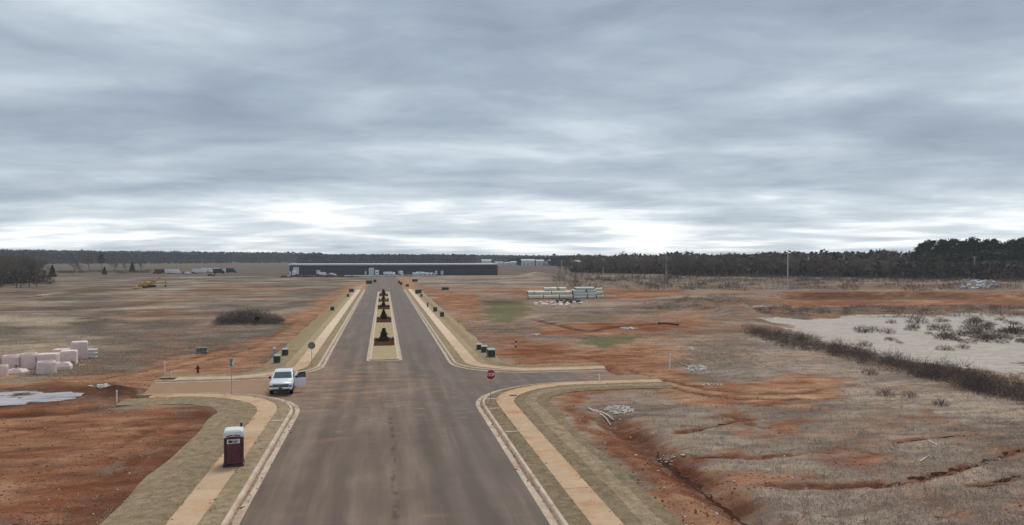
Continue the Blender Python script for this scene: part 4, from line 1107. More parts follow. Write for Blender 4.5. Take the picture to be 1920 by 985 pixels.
for u, v, w, h, lb in [(623, 584, .8, .8, 'dark green utility box on the verge beside the second mulch bed'), (652.5, 558, .7, .8, 'small dark utility box abreast of the fourth mulch bed'),
                       (659, 549, 1.6, 1.1, 'wide dark utility cabinet abreast of the last mulch bed'), (692, 533, 2.6, 1.5, 'wide dark utility cabinet where the pavement ends'),
                       (703, 530, 1.4, 1.3, 'narrow dark utility cabinet where the pavement ends'),
                       (829, 596, .75, .95, 'dark utility box, first one past the three green boxes'), (816, 586, .8, .95, 'dark utility box, second one past the three green boxes'),
                       (802, 577, .3, 1.0, 'thin dark utility pedestal past the two single dark boxes'), (790, 558, .6, .8, 'small dark utility box in front of the twin cabinets'),
                       (782, 552, 1.1, 1.3, 'wider dark cabinet of a pair'), (787.5, 551, 1.0, 1.2, 'narrower dark cabinet of a pair'),
                       (748, 532, .9, 1.2, 'far dark utility box on the side of the road with the pipe stack'), (752, 535, 1.0, 1.2, 'far dark utility box nearer the median on the side with the pipe stack'), (764, 538, 1.3, .9, 'far low cabinet on the side of the road with the pipe stack'),
                       (778, 529, 2.6, 1.2, 'low dark cabinet in the dirt between the road and the long building'), (835, 545, 2.4, 1.0, 'low dark box alone in the red dirt before the pipe stack')]:
    ubox(u, v, w, max(.5, w * .7), h, lb, None, 0, 0, boxgreen, boxgreen)
x, y = P(377, 663); ubox(377, 663, 1.15, .8, .5, 'low green utility box alone in the orange dirt behind the fire hydrant', None, 0, .1, mat('faded_green', (.10, .13, .09), .6, .2, 3), mat('faded_green', (.1, .13, .09)))
x, y = P(962, 745)
o = empty('manhole_cover', (x, y, 0.143), 0, 'dark round manhole cover in the pavement beside the stop sign', 'manhole cover')
MB().lathe([(.34, -.03), (.34, .006)], 20).build('rim', trackm, o); MB().lathe([(.30, -.02), (.30, .012), (.28, .014)], 20).build('lid', trackm, o)
# short concrete cross strips tying kerb and pavement together at the right corner
path, L, n0 = kerb_path('r', 'n')
for k, lb in ((n0 - 6, 'narrow concrete strip across the verge, farthest from the corner'), (n0 - 1, 'narrow concrete strip across the verge, middle of three'), (n0 + 2, 'narrow concrete strip across the verge, nearest the corner')):
    x, y, a_, b_ = path[k]
    o = MB().box((x + a_ * .48, y + b_ * .48, .13), (.86, .22, .10), math.atan2(b_, a_), bevel=.02).build('concrete_strip', kerbm)
    tag(o, lb, kind='structure')
path, L, n0 = kerb_path('l', 'n')
x, y, a_, b_ = path[n0 - 2]
tag(MB().box((x + a_ * .48, y + b_ * .48, .13), (.86, .2, .10), math.atan2(b_, a_), bevel=.02).build('concrete_strip', kerbm), 'narrow concrete strip across the verge near the portable toilet', kind='structure')

# ------------------------------------------------------------------ precast concrete chambers by the puddle
def seat(x, y): return hz(x, y)
def precast(u, v, w, d, h, label, kind='box', rz=0.0, boot=None):
    x, y = P(u, v); y += d / 2
    o = empty('precast_chamber', (x, y, seat(x, y) - .04), rz, label, 'concrete chamber', 'precast concrete chambers')
    if kind == 'box':
        MB().box((0, 0, h / 2), (w, d, h), bevel=.07).build('shell', castc, o)
        MB().box((0, 0, h + .025), (w * .94, d * .94, .05), bevel=.02).build('rim', castc, o)
    elif kind == 'drum':
        r = w / 2
        MB().lathe([(r * .96, 0), (r, .06), (r, h * .86), (r * .97, h * .9), (r * .9, h), (r * .72, h), (r * .70, h * .8), (r * .1, h * .78)], 22).build('shell', castc, o)
        for z in (.35, .7): MB().lathe([(r * 1.003, h * z), (r * 1.012, h * z + .02), (r * 1.003, h * z + .04)], 22).build('joint', castc, o)
    else:   # tapered lid section lying flat
        MB().loft([[(w / 2 * a_, d / 2 * b_, 0) for a_, b_ in ((-1, -1), (1, -1), (1, 1), (-1, 1))], [(w / 2 * a_, d / 2 * b_, h * .5) for a_, b_ in ((-1, -1), (1, -1), (1, 1), (-1, 1))],
                   [(w * .36 * a_, d * .36 * b_, h) for a_, b_ in ((-1, -1), (1, -1), (1, 1), (-1, 1))]]).build('shell', castc, o)
        MB().lathe([(w * .24, h), (w * .24, h + .06), (w * .16, h + .06), (w * .15, h - .05)], 16).build('rim', castc, o)
    if boot:
        bx_, bz_, br = boot
        q = MB().lathe([(br, -.10), (br, .06), (br * .8, .07), (br * .78, -.05)], 14)
        q.v = [(bx_ + a_, -d / 2 - c_ if kind == 'box' else -math.sqrt(max(0.0, (w / 2) ** 2 - bx_ ** 2)) - c_, bz_ + b_) for a_, b_, c_ in q.v]
        q.build('pipe_boot', rubber, o)
precast(143.5, 674, 1.62, 1.7, 1.95, 'tallest pinkish concrete box chamber beside the white crate rack', 'box', .32, (-.35, .28, .19))
precast(110, 680, 1.50, 1.4, 1.45, 'square concrete box chamber between the tallest box and the drums', 'box', .1, (.1, .32, .10))
precast(124, 686, 1.55, 1.4, 1.50, 'concrete box chamber with black pipe boot before the tallest box', 'box', .22, (.42, .3, .17))
precast(80, 704, 1.72, 1.7, 1.25, 'short concrete drum with open top before the box chambers', 'drum')
precast(85, 692, 1.80, 1.6, 1.50, 'concrete box chamber behind the short open drum', 'box', .15)
precast(112, 695, 1.60, 1.4, .72, 'low tapered concrete cone section beside the short open drum', 'cone', .2)
precast(48, 694, 1.66, 1.66, 1.62, 'round concrete drum chamber with black boot at its foot', 'drum', 0, (-.70, .26, .18))
precast(14, 696, 1.60, 1.6, 1.55, 'round concrete drum chamber next to a flat concrete slab', 'drum', 0, (.62, .45, .12))
precast(25, 704, 1.75, 1.3, .50, 'low flat concrete slab section before the round drums', 'cone', -.1)
precast(-2, 708, 1.1, 1.1, 1.15, 'concrete drum at the end of the row on the sandy pad', 'drum')
precast(66, 690, 1.2, 1.2, 1.40, 'narrow concrete box wedged between drum and box chambers', 'box', .4)
precast(27, 690, 1.3, 1.3, 1.45, 'concrete drum half hidden between two other drums', 'drum')
x, y = P(170, 670)
o = empty('crate_rack', (x, y, seat(x, y)), .1, 'white openwork crate rack beside the tallest concrete chamber', 'crate rack')
for z in (.05, .5, .92): MB().box((0, 0, z), (1.35, .9, .05)).build('shelf', whiteplastic, o)
for a_ in np.linspace(-.65, .65, 7):
    for b_ in (-.43, .43): MB().box((a_, b_, .48), (.045, .045, .95)).build('slat', whiteplastic, o)
x, y = P(153, 686); tag(MB().box((x, y, seat(x, y) + .05), (.5, .25, .10), .3, bevel=.03).build('concrete_offcut', castc), 'small pale concrete offcut lying before the crate rack', 'offcut')

# ------------------------------------------------------------------ pipe yard
def pipe(x0, y, x1, z, r, m, label, rz=0.0):
    L_ = x1 - x0
    o = empty('pipe', ((x0 + x1) / 2, y, z), rz, label, 'pipe', 'pipes of the stack in the field')
    a_ = MB().tube([(-L_ / 2, 0, 0), (L_ / 2 - .4, 0, 0)], r, 12, False).build('barrel', m, o, True)
    MB().tube([(L_ / 2 - .45, 0, 0), (L_ / 2, 0, 0)], r * 1.14, 12, False).build('bell', m, o, True)
    q = MB().lathe([(r * .86, -.02), (r * .86, .02)], 12); q.v = [(-L_ / 2 + .10 + c_, a2, b2) for a2, b2, c_ in q.v]; q.build('bore', black_trim, o)
pyl = P(990, 561)[1]
def ux(u): return P(u, 561)[0]
rowY = 0
lab1 = 'long grey-green plastic pipe lying in the bottom layer of the field stack'; lab2 = 'long grey-green plastic pipe in the middle layer of the field stack'
lab3 = 'short pale pipe lying on top of the field stack'; lab4 = 'blue-grey plastic pipe in the bundle beside the long pipes'
ps = []
for r_ in range(4):
    y_ = pyl + r_ * 1.3
    for u0, u1 in ((990 + r_ * 2, 1019), (1020, 1050), (1051, 1077)): ps.append((ux(u0), y_, ux(u1) - .1, .62, .6, pipem, lab1))
for r_ in range(3):
    y_ = pyl + .65 + r_ * 1.3
    for u0, u1 in ((990 + r_, 1003), (1004, 1036), (1037, 1077)): ps.append((ux(u0), y_, ux(u1) - .1, 1.68, .55, pipem, lab2))
for u0, u1, dy in ((1023, 1036, 1.4), (1037, 1051, 2.2), (1054, 1069, 2.2), (1038, 1051, 3.4), (1054, 1068, 3.5)): ps.append((ux(u0), pyl + dy, ux(u1) - .1, 2.72, .5, pipem, lab3))
for z_, r_, n_ in ((.5, .45, 5), (1.32, .45, 5), (2.1, .42, 4), (2.85, .4, 3)):
    for k in range(n_):
        for u0, u1 in ((1078, 1105), (1106, 1124)) if z_ < 2.5 else ((1084, 1122),):
            ps.append((ux(u0 + 1), pyl - .4 + k * .95 + z_ * .4, ux(u1 + rng.uniform(-2, 1)), z_, r_, pipeb, lab4))
for z_, dy in ((.55, 0), (1.6, .5), (2.5, 1.2)): ps.append((ux(1125), pyl + dy, ux(1138), z_, .5, pipem, 'short pale pipe at the end of the blue-grey bundle'))
ps.append((ux(1138), pyl + .9, ux(1166), .5, .22, mat('pale_timber_pole', (.60, .48, .36), .8, .15, 1.0), 'thin pale pipe sticking out past the end of the stack'))
gz0 = float(np.mean([seat(ux(u), pyl + d_) for u in (1000, 1050, 1100) for d_ in (0, 3)]))
for q in ps: pipe(q[0], q[1], q[2], q[3] + gz0 - .05, q[4], q[5], q[6])
def debris_heap(name, label, cat, u, v, ru, rv, n, smin, smax, m, hmul=.5, seed=1, kind='stuff'):
    """one heap of angular fragments"""
    g = random.Random(seed); mb = MB()
    for k in range(n):
        a_ = g.uniform(0, 6.283); q = math.sqrt(g.random())
        x, y = P(u + ru * q * math.cos(a_), v + rv * q * math.sin(a_))
        s_ = g.uniform(smin, smax)
        top = hmul * (1 - q) * g.random()
        R_ = Matrix.Rotation(g.uniform(0, 6), 3, 'Z') @ Matrix.Rotation(g.uniform(-.6, .6), 3, 'X')
        mb.box((x, y, seat(x, y) + top + s_ * .25), (s_ * g.uniform(.7, 1.5), s_ * g.uniform(.6, 1.1), s_ * g.uniform(.4, .8)), rot=R_, bevel=s_ * .18)
    return tag(mb.build(name, m), label, cat, kind=kind)
debris_heap('debris', 'scattered offcuts and fittings before the pipe stack', 'debris', 1050, 571, 55, 4, 70, .3, .9, castc, .3, 3)
debris_heap('debris', 'dark scrap fittings lying before the pipe stack', 'debris', 1060, 566, 26, 3, 40, .3, 1.1, black_trim, .4, 4)
debris_heap('rubble_heap', 'heap of white broken stones in the weedy hollow behind the straw verge', 'rubble', 1160, 772, 28, 9, 190, .07, .25, rockm, .35, 5)
debris_heap('rubble_heap', 'flat heap of pale gravel beside the tall leaning marker', 'rubble', 1308, 693, 20, 5.5, 230, .08, .24, rockm, .40, 6)
debris_heap('rubble_heap', 'strip of small white stones in the red soil band', 'rubble', 1180, 620, 16, 2, 30, .2, .5, rockm, .1, 7)
debris_heap('rubble_heap', 'few pale stones in the grass before the red soil band', 'rubble', 1005, 629, 10, 1.5, 12, .2, .5, rockm, .1, 8)
debris_heap('rubble_heap', 'loose pale stones along the bottom of the red ditch', 'rubble', 1250, 853, 60, 6, 20, .06, .17, rockm, .03, 9)
debris_heap('rubble_heap', 'loose stones on the orange track through the weeds', 'rubble', 1335, 724, 24, 3, 30, .06, .2, rockm, .05, 10)
debris_heap('rubble_heap', 'few white stones in the weeds above the leaning marker', 'rubble', 1286, 655, 14, 5, 16, .12, .4, rockm, .05, 12)
debris_heap('rubble_heap', 'pale stones at the end of the ditch by the puddle', 'rubble', 190, 728, 22, 4, 22, .12, .5, rockm, .1, 13)
# timbers
def log(u0, v0, u1, v1, r, label, m=woodm, lift=.1, cat='timber'):
    (x0, y0), (x1, y1) = P(u0, v0), P(u1, v1)
    n = 5; pts = [(x0 + (x1 - x0) * k / n, y0 + (y1 - y0) * k / n, seat(x0 + (x1 - x0) * k / n, y0 + (y1 - y0) * k / n) * (1 if k in (0, n) else .6) + lift) for k in range(n + 1)]
    tag(MB().tube(pts, [r, r * 1.05, r, r * .95, r * .9, r * .8], 8).build('timber', m), label, cat)
log(1103, 769, 1150, 786, .06, 'pale fallen timber leading to the heap of white stones', castc)
log(1108, 773, 1145, 789, .04, 'thin pale timber lying alongside the fallen timber', castc)
log(1270, 682, 1296, 692, .06, 'thin pale pole lying behind the leaning marker')
log(1235, 608, 1272, 612, .22, 'dark curved culvert pipe lying on the red soil band', mat('dark_rust_pipe', (.06, .03, .02), .8, .3, 2), .15)
log(1742, 828, 1758, 836, .035, 'thin pale stick in the weeds of the rutted field', castc, .06)
log(1725, 868, 1742, 856, .035, 'thin grey stick in the weeds below the ruts', castc, .06)
debris_heap('debris', 'broken kerb pieces at the end of the kerb by the slim sign post', 'debris', 1105, 693, 12, 2, 10, .2, .5, castc, .05, 15)

# ------------------------------------------------------------------ machines and vehicles
def excavator(loc, rz, label):
    o = empty('excavator', loc, rz, label, 'excavator')
    for s in (-1, 1):
        MB().loft([[(s * 1.1 + dx, y, z) for y, z in ((-1.9, .45), (-1.5, .05), (1.5, .05), (1.9, .45), (1.5, .9), (-1.5, .9))] for dx in (-.3, .3)]).build('track', trackm, o)
    MB().box((0, .5, 1.55), (2.5, 2.9, .9), bevel=.15).build('house', yellow, o)
    cb = MB().loft([[(-1.15, -1.5, 1.2), (-.2, -1.5, 1.2), (-.2, .1, 1.2), (-1.15, .1, 1.2)], [(-1.1, -1.2, 2.9), (-.25, -1.2, 2.9), (-.25, .05, 2.9), (-1.1, .05, 2.9)]]).build('cab', yellow, o)
    MB().add([(-1.08, -1.50, 1.5), (-.27, -1.50, 1.5), (-.30, -1.25, 2.75), (-1.05, -1.25, 2.75)], [(0, 1, 2, 3)]).build('windscreen', glass, cb)
    bmq = MB()
    for a_, b_, w_ in (((.3, -.9, 1.6), (.3, -3.0, 3.9), .5), ((.3, -3.0, 3.9), (.3, -5.0, 3.0), .42)): bmq.tube([a_, b_], [w_ * .5, w_ * .4], 4)
    bo = bmq.build('boom', yellow, o)
    MB().tube([(.3, -5.0, 3.1), (.3, -5.2, .8)], [.24, .16], 4).build('stick', yellow, o)
    MB().loft([[(-.2, -5.2, .9), (.8, -5.2, .9), (.8, -5.7, .5), (-.2, -5.7, .5)], [(-.2, -4.6, .3), (.8, -4.6, .3), (.8, -5.2, .0), (-.2, -5.2, .0)]]).build('bucket', trackm, o)
def dozer(loc, rz, label, m):
    o = empty('bulldozer', loc, rz, label, 'bulldozer')
    for s in (-1, 1):
        MB().loft([[(s * 1.0 + dx, y, z) for y, z in ((-1.6, .4), (-1.2, .05), (1.2, .05), (1.6, .4), (1.2, 1.0), (-1.2, .9))] for dx in (-.28, .28)]).build('track', trackm, o)
    MB().box((0, -.7, 1.45), (1.3, 1.9, .9), bevel=.1).build('hood', m, o)
    cb = MB().loft([[(-.8, .2, 1.0), (.8, .2, 1.0), (.8, 1.5, 1.0), (-.8, 1.5, 1.0)], [(-.75, .3, 2.8), (.75, .3, 2.8), (.75, 1.4, 2.8), (-.75, 1.4, 2.8)]]).build('cab', m, o)
    MB().add([(-.68, .205, 1.6), (.68, .205, 1.6), (.66, .285, 2.6), (-.66, .285, 2.6)], [(0, 1, 2, 3)]).build('windscreen', glass, cb)
    MB().loft([[(-1.6, -2.3, .1), (1.6, -2.3, .1), (1.6, -2.1, .1), (-1.6, -2.1, .1)], [(-1.6, -2.15, .7), (1.6, -2.15, .7), (1.6, -1.98, .7), (-1.6, -1.98, .7)], [(-1.6, -2.4, 1.25), (1.6, -2.4, 1.25), (1.6, -2.25, 1.25), (-1.6, -2.25, 1.25)]]).build('blade', m, o)
    for s in (-1, 1): MB().tube([(s * 1.35, -2.1, .5), (s * 1.35, .4, .6)], .1, 6).build('push_arm', trackm, o)
    MB().tube([(.3, -.9, 1.9), (.3, -.9, 2.6)], .07, 6).build('exhaust', trackm, o)
x, y = P(268, 540); dozer((x, y, seat(x, y)), math.radians(-75), 'yellow bulldozer parked at the start of the pale dirt track', yellow)
x, y = P(283, 539); excavator((x, y, seat(x, y)), math.radians(100), 'rusty yellow excavator standing right behind the bulldozer')
x, y = P(258, 541); tag(MB().box((x, y, seat(x, y) + .4), (3.2, 1.4, .8), .2, bevel=.2).build('bucket_attachment', yellow), 'loose yellow bucket attachment on the dirt beside the bulldozer', 'bucket')

VEH = {}
def vehicle_meshes(kind, m):
    key = (kind, m.name)
    if key in VEH: return VEH[key]
    parts = []
    if kind == 'box_truck':
        parts.append(('cargo_box', MB().box((0, .9, 2.25), (2.5, 5.6, 2.7), bevel=.05).mesh('cargo_box', m)))
        parts.append(('cab', MB().loft([rrect(-3.6, .95, .5, 1.3, .1), rrect(-3.3, 1.05, .45, 1.55, .1), rrect(-2.9, 1.05, .45, 2.35, .12), rrect(-2.0, 1.05, .45, 2.4, .12)]).mesh('cab', m)))
        parts.append(('windshield', MB().add([(-.85, -3.33, 1.6), (.85, -3.33, 1.6), (.8, -2.96, 2.25), (-.8, -2.96, 2.25)], [(0, 1, 2, 3)]).mesh('windshield', glass)))
        parts.append(('chassis', MB().box((0, .3, .72), (1.2, 7.0, .3)).mesh('chassis', black_trim)))
        wh = [(-3.0, .45), (2.6, .45)]
    elif kind == 'van':
        parts.append(('body', MB().loft([rrect(-2.7, .85, .45, .95, .1), rrect(-2.4, .95, .4, 1.15, .1), rrect(-1.7, .98, .38, 2.0, .15), rrect(-1.2, .98, .38, 2.25, .15), rrect(2.6, .97, .4, 2.25, .15), rrect(2.7, .9, .5, 2.1, .15)]).mesh('body', m)))
        parts.append(('windshield', MB().add([(-.8, -2.39, 1.2), (.8, -2.39, 1.2), (.75, -1.74, 1.95), (-.75, -1.74, 1.95)], [(0, 1, 2, 3)]).mesh('windshield', glass)))
        wh = [(-1.8, .36), (1.7, .36)]
    elif kind == 'trailer':
        parts.append(('body', MB().box((0, 0, 1.95), (2.5, 9.0, 2.7), bevel=.06).mesh('body', m)))
        parts.append(('chassis', MB().box((0, 0, .5), (1.6, 8.4, .2)).mesh('chassis', black_trim)))
        for y_ in (-2.5, 0, 2.5): parts.append(('window', MB().box((1.255, y_, 2.2), (.02, 1.1, .8)).mesh('window', glass)))
        parts.append(('door', MB().box((1.258, -3.8, 1.6), (.02, .9, 1.9)).mesh('door', boxgrey)))
        wh = [(1.2, .38), (2.1, .38)]
    else:
        parts.append(('body', MB().loft([rrect(-2.4, .8, .4, .75, .08), rrect(-2.2, .9, .35, .9, .1), rrect(-1.2, .93, .33, 1.0, .1), rrect(1.9, .93, .35, 1.05, .1), rrect(2.4, .85, .45, .95, .1)]).mesh('body', m)))
        parts.append(('roof', MB().loft([cring(.98, .84, -1.1, 1.9), cring(1.5, .66, -.4, 1.3), cring(1.56, .5, -.2, 1.1)]).mesh('roof', m)))
        parts.append(('windshield', MB().add([(-.72, -1.06, 1.03), (.72, -1.06, 1.03), (.6, -.48, 1.44), (-.6, -.48, 1.44)], [(0, 1, 2, 3)]).mesh('windshield', glass)))
        wh = [(-1.45, .33), (1.4, .33)]
    ws = []
    for y_, r_ in wh:
        for s in (-1, 1):
            q = MB().lathe([(r_ * .5, -.12), (r_, -.1), (r_, .1), (r_ * .5, .12)], 12); q.v = [(s * .88 + c_, y_ + a_, r_ + b_) for a_, b_, c_ in q.v]
            ws.append(('wheel', q.mesh('wheel', rubber)))
    VEH[key] = parts + ws
    return VEH[key]
def vehicle(kind, m, loc, rz, label, cat, grp, sc_=1.0):
    o = empty({'box_truck': 'box_truck', 'van': 'van', 'trailer': 'office_trailer', 'car': 'car'}[kind], loc, rz, label, cat, grp)
    o.scale = (sc_, sc_, sc_)
    for nme, me_ in vehicle_meshes(kind, m): link(nme, me_, o)
carw = paint('white_car_paint', (.68, .69, .70), .4); cars = paint('silver_car_paint', (.40, .41, .42), .4, .3); carb = paint('dark_car_paint', (.03, .03, .035), .4); carr = paint('red_car_paint', (.25, .03, .03), .4)
# the far yard on the left
for k, (u, v, kd, m, a_, lb) in enumerate([(293, 513.5, 'car', carr, 80, 'red car parked at the start of the row in the far yard'), (303, 513.5, 'trailer', mat('rust_brown_container', (.10, .05, .035), .8, .2, .6), 88, 'brown site container beside the red car in the far yard'),
                                           (322, 513.5, 'trailer', carw, 88, 'white office trailer beside the brown container in the far yard'), (332, 514, 'van', carw, 100, 'white van at the end of the office trailer in the far yard'),
                                           (347, 514, 'car', carr, 84, 'red car between the two white trailers of the far yard'), (352, 514.3, 'car', carw, 95, 'white car beside the red one between the trailers'),
                                           (363, 514, 'car', carb, 95, 'dark car at the end of the second white trailer'), (373, 513, 'trailer', carw, 88, 'second white trailer of the far yard beside the dark car'),
                                           (388, 512, 'box_truck', carw, 92, 'white box truck next to the second trailer of the far yard'), (398, 511, 'trailer', carw, 88, 'third white trailer of the far yard next to a box truck'),
                                           (410, 513.5, 'box_truck', carb, 120, 'black truck by the pale track of the far yard'), (418, 511, 'van', cars, 60, 'silver van behind the black truck of the far yard'),
                                           (396, 518, 'car', carb, 100, 'dark car beside the pale track below the trailers'), (434, 512, 'box_truck', carb, 90, 'black truck standing alone past the end of the far yard')]):
    x, y = P(u, v); vehicle(kd, m, (x, y, seat(x, y)), math.radians(a_), lb, {'box_truck': 'truck', 'trailer': 'trailer'}.get(kd, kd), 'vehicles in the far yard')

# ------------------------------------------------------------------ the long dark building at the end of the road
bx0, bx1 = P(541, 518)[0], P(946, 518)[0]; BY = 478.0; BH = 6.6
bld = empty('warehouse', ((bx0 + bx1) / 2, BY, 0), 0, 'long low charcoal building with pale roof edge at the end of the avenue', 'building')
W2 = (bx1 - bx0) / 2
MB().box((0, 22, BH / 2 - .2), (2 * W2, 44, BH + .4)).build('wall', wallm, bld)
rf = MB().loft([[(-W2 - .8, -1.2, BH + .01), (W2 + .8, -1.2, BH + .01), (W2 + .8, 45, BH + .01), (-W2 - .8, 45, BH + .01)], [(-W2 - .8, -1.2, BH + .75), (W2 + .8, -1.2, BH + .75), (W2 + .8, 45, BH + .75), (-W2 - .8, 45, BH + .75)],
                [(-W2 - .8, 21, BH + 1.1), (W2 + .8, 21, BH + 1.1), (W2 + .8, 23, BH + 1.1), (-W2 - .8, 23, BH + 1.1)]]).build('roof', roofm, bld)
n = 26
for k in range(n):      # cladding panels with shadow gaps
    w_ = 2 * W2 / n
    MB().box((-W2 + w_ * (k + .5), -.03, 3.4), (w_ - .12, .05, 6.2)).build('panel', wallm, bld)
def bxu(u): return P(u, 518)[0] * BY / P(u, 518)[1] - (bx0 + bx1) / 2
for u, w_, h_ in ((555, 3.6, 5.2), (696.5, 3.4, 4.6), (597, 2.4, 3.2), (818, 1.5, 2.6), (829, 1.9, 2.6)):
    d_ = MB().box((bxu(u), -.10, h_ / 2 + .4), (w_, .08, h_)).build('dock_door', dockw, bld)
    for z in (.3, .55, .8): MB().box((bxu(u), -.145, .4 + h_ * z), (w_ * .96, .01, .05)).build('door_seam', boxgrey, d_)
for u in (544.5, 685.5): MB().box((bxu(u), -.09, 1.7), (1.0, .06, 2.2)).build('service_door', dockw, bld)
ap_ = MB().prism([(bx0 - 1, 455), (bx1 - 42, 455), (bx1 - 42, BY - .3), (bx0 - 1, BY - .3)], -.3, .42)
tag(ap_.build('loading_apron', slabm), 'pale concrete apron along the long dark building', kind='structure')
x0_, y0_ = P(490, 523); x1_, y1_ = P(680, 521)
bank = MB()
N_ = 40; rows = []
for k in range(N_ + 1):
    f_ = k / N_; xx = x0_ + (x1_ - x0_) * f_; yy = 446 + 3 * math.sin(k * .7)
    h_ = (1.3 + .5 * math.sin(k * 1.3) + .3 * math.sin(k * 2.9)) * min(1, 4 * f_, 4 * (1 - f_))
    rows.append([(xx, yy - 4, -.2), (xx, yy - 1.2, h_ * .8), (xx, yy + 1, h_), (xx, yy + 5, -.2)])
vs_ = [p for r in rows for p in r]; fs = [(k * 4 + i, k * 4 + i + 1, k * 4 + 5 + i, k * 4 + 4 + i) for k in range(N_) for i in range(3)]
tag(bank.add(vs_, [tuple(reversed(f_)) for f_ in fs]).build('earth_bank', mat('dark_wet_earth', (.055, .035, .026), .95, .3, .3, world_pos=True)), 'low bank of dark earth before the loading apron', kind='structure')
for k, (u, kd, m, a_, s_, lb) in enumerate([(553, 'box_truck', carw, 0, .85, 'white box truck before the tall dock door of the long building'), (606, 'van', carw, 80, .9, 'white van facing the middle of the long building'), (614, 'car', carb, 90, 1.1, 'dark car beside the white van at the long building'), (624, 'car', carw, 60, 1.0, 'white car beside a dark car on the apron'),
                                            (707, 'box_truck', carw, 0, .9, 'white box truck parked head-on at the road end'), (724, 'van', carw, 30, .9, 'white van at the apron end where the road arrives'), (730, 'van', carw, 70, 1.0, 'white van second from the road end'), (737, 'van', carw, 20, .8, 'white van parked askew right past the road end'),
                                            (752, 'box_truck', carw, 15, .75, 'small white box truck alone between two groups of vans'), (779, 'van', carw, 45, .8, 'white van turned cornerwise before the dark wall'), (787, 'box_truck', carw, 75, .6, 'small white box truck side-on before the dark wall'), (793, 'van', carw, 20, .8, 'white van just behind the small side-on truck'),
                                            (801, 'car', carw, 70, 1.1, 'white car between van and silver car by the dark wall'), (809, 'car', cars, 50, 1.1, 'silver car farthest along the dark wall')]):
    x = P(u, 518)[0] * 470 / P(u, 518)[1]
    z = .42 if x < bx1 - 42.5 else seat(x, 470)
    vehicle(kd, m, (x, 466 + (k % 3) * 2.5, .42 if x < bx1 - 43 else seat(x, 466 + (k % 3) * 2.5)), math.radians(a_), lb, {'box_truck': 'truck'}.get(kd, kd), 'vehicles at the long building', s_)
x = P(765, 518)[0] * 452 / P(765, 518)[1]; tag(MB().box((x, 452, .55), (5.2, 2.2, 1.1), bevel=.1).build('timber_stack', woodm), 'low stack of pale timber before the long building', 'timber stack')

# ------------------------------------------------------------------ utility poles
for k, (u, v, vt, lb) in enumerate([(1131, 514, 484, 'utility pole farthest down the line, beyond the soil mound'), (1249, 522, 481, 'utility pole standing before the bare wood behind the pipe stack'), (1477, 526, 475, 'utility pole beside the red clay cut'), (1827, 524, 481, 'utility pole rising behind the white debris heap'), (1053, 512, 488, 'slim utility pole before the pale domed roof')]):
    x, y = P(u, v); D = math.hypot(x, y); h_ = (v - vt) / (v - 483.0) * H
    o = empty('utility_pole', (x, y, seat(x, y)), math.atan2(-x, y) + .5, lb, 'utility pole', 'utility poles')
    MB().tube([(0, 0, -.6), (0, 0, h_)], [.32, .24], 8).build('pole', polem, o)
    MB().box((0, 0, h_ - .6), (3.0, .16, .20)).build('crossarm', polem, o)
    for q in (-1.35, -.7, .7, 1.35): MB().lathe([(.05, 0), (.07, .1), (.04, .2)], 6, (q, 0, h_ - .5)).build('insulator', boxgrey, o)
    MB().lathe([(.22, 0), (.24, .1), (.24, .8), (.2, .9)], 8, (.35, 0, h_ - 2.2)).build('transformer', boxgrey, o)

# ------------------------------------------------------------------ trees
def bare_tree(seed, h, spread, ntw=900, m=twig, wd=.035):
    g = random.Random(seed); mb = MB(); tips = []
    def grow(p, d, ln, r, lv):
        n = 3; pts = [p]; rad = [r]
        for k in range(n):
            d = (d + Vector((g.gauss(0, .12), g.gauss(0, .12), g.gauss(.05, .06)))).normalized()
            pts.append(pts[-1] + d * ln / n); rad.append(r * (1 - .45 * (k + 1) / n))
        mb.tube(pts, rad, 5 if lv < 2 else 3, False)
        if lv >= 1:
            for q in pts[1:]: tips.append((q, d, ln))
        if lv >= 3: return
        nb = g.randint(3, 5) if lv else g.randint(5, 7)
        for k in range(nb):
            f_ = .35 + .65 * (k + g.random()) / nb if lv else .28 + .72 * (k + g.random()) / nb
            i_ = min(int(f_ * n), n - 1); q = pts[i_].lerp(pts[i_ + 1], f_ * n - i_)
            az = g.uniform(0, 6.283); up = g.uniform(.45, 1.0)
            dd = (d * up + Vector((math.cos(az), math.sin(az), .15)) * spread * g.uniform(.6, 1.1)).normalized()
            grow(q, dd, ln * g.uniform(.42, .62), r * (1 - .45 * f_) * g.uniform(.4, .6), lv + 1)
    grow(Vector((0, 0, -.3)), Vector((0, 0, 1)), h * .62, h * .014, 0)
    tm = mb.mesh('trunk', bark)
    gg = np.random.default_rng(seed)
    ii = gg.integers(0, len(tips), ntw)
    p0 = np.array([tuple(tips[i][0]) for i in ii]) + gg.normal(size=(ntw, 3)) * .25
    d_ = np.array([tuple(tips[i][1]) for i in ii]) + gg.normal(size=(ntw, 3)) * .75 + np.array([0, 0, .25])
    cm = twig_cloud('crown', p0, d_, h * .075 * (.5 + gg.random(ntw)), wd * (.6 + .8 * gg.random(ntw)), m, seed)
    return tm, cm
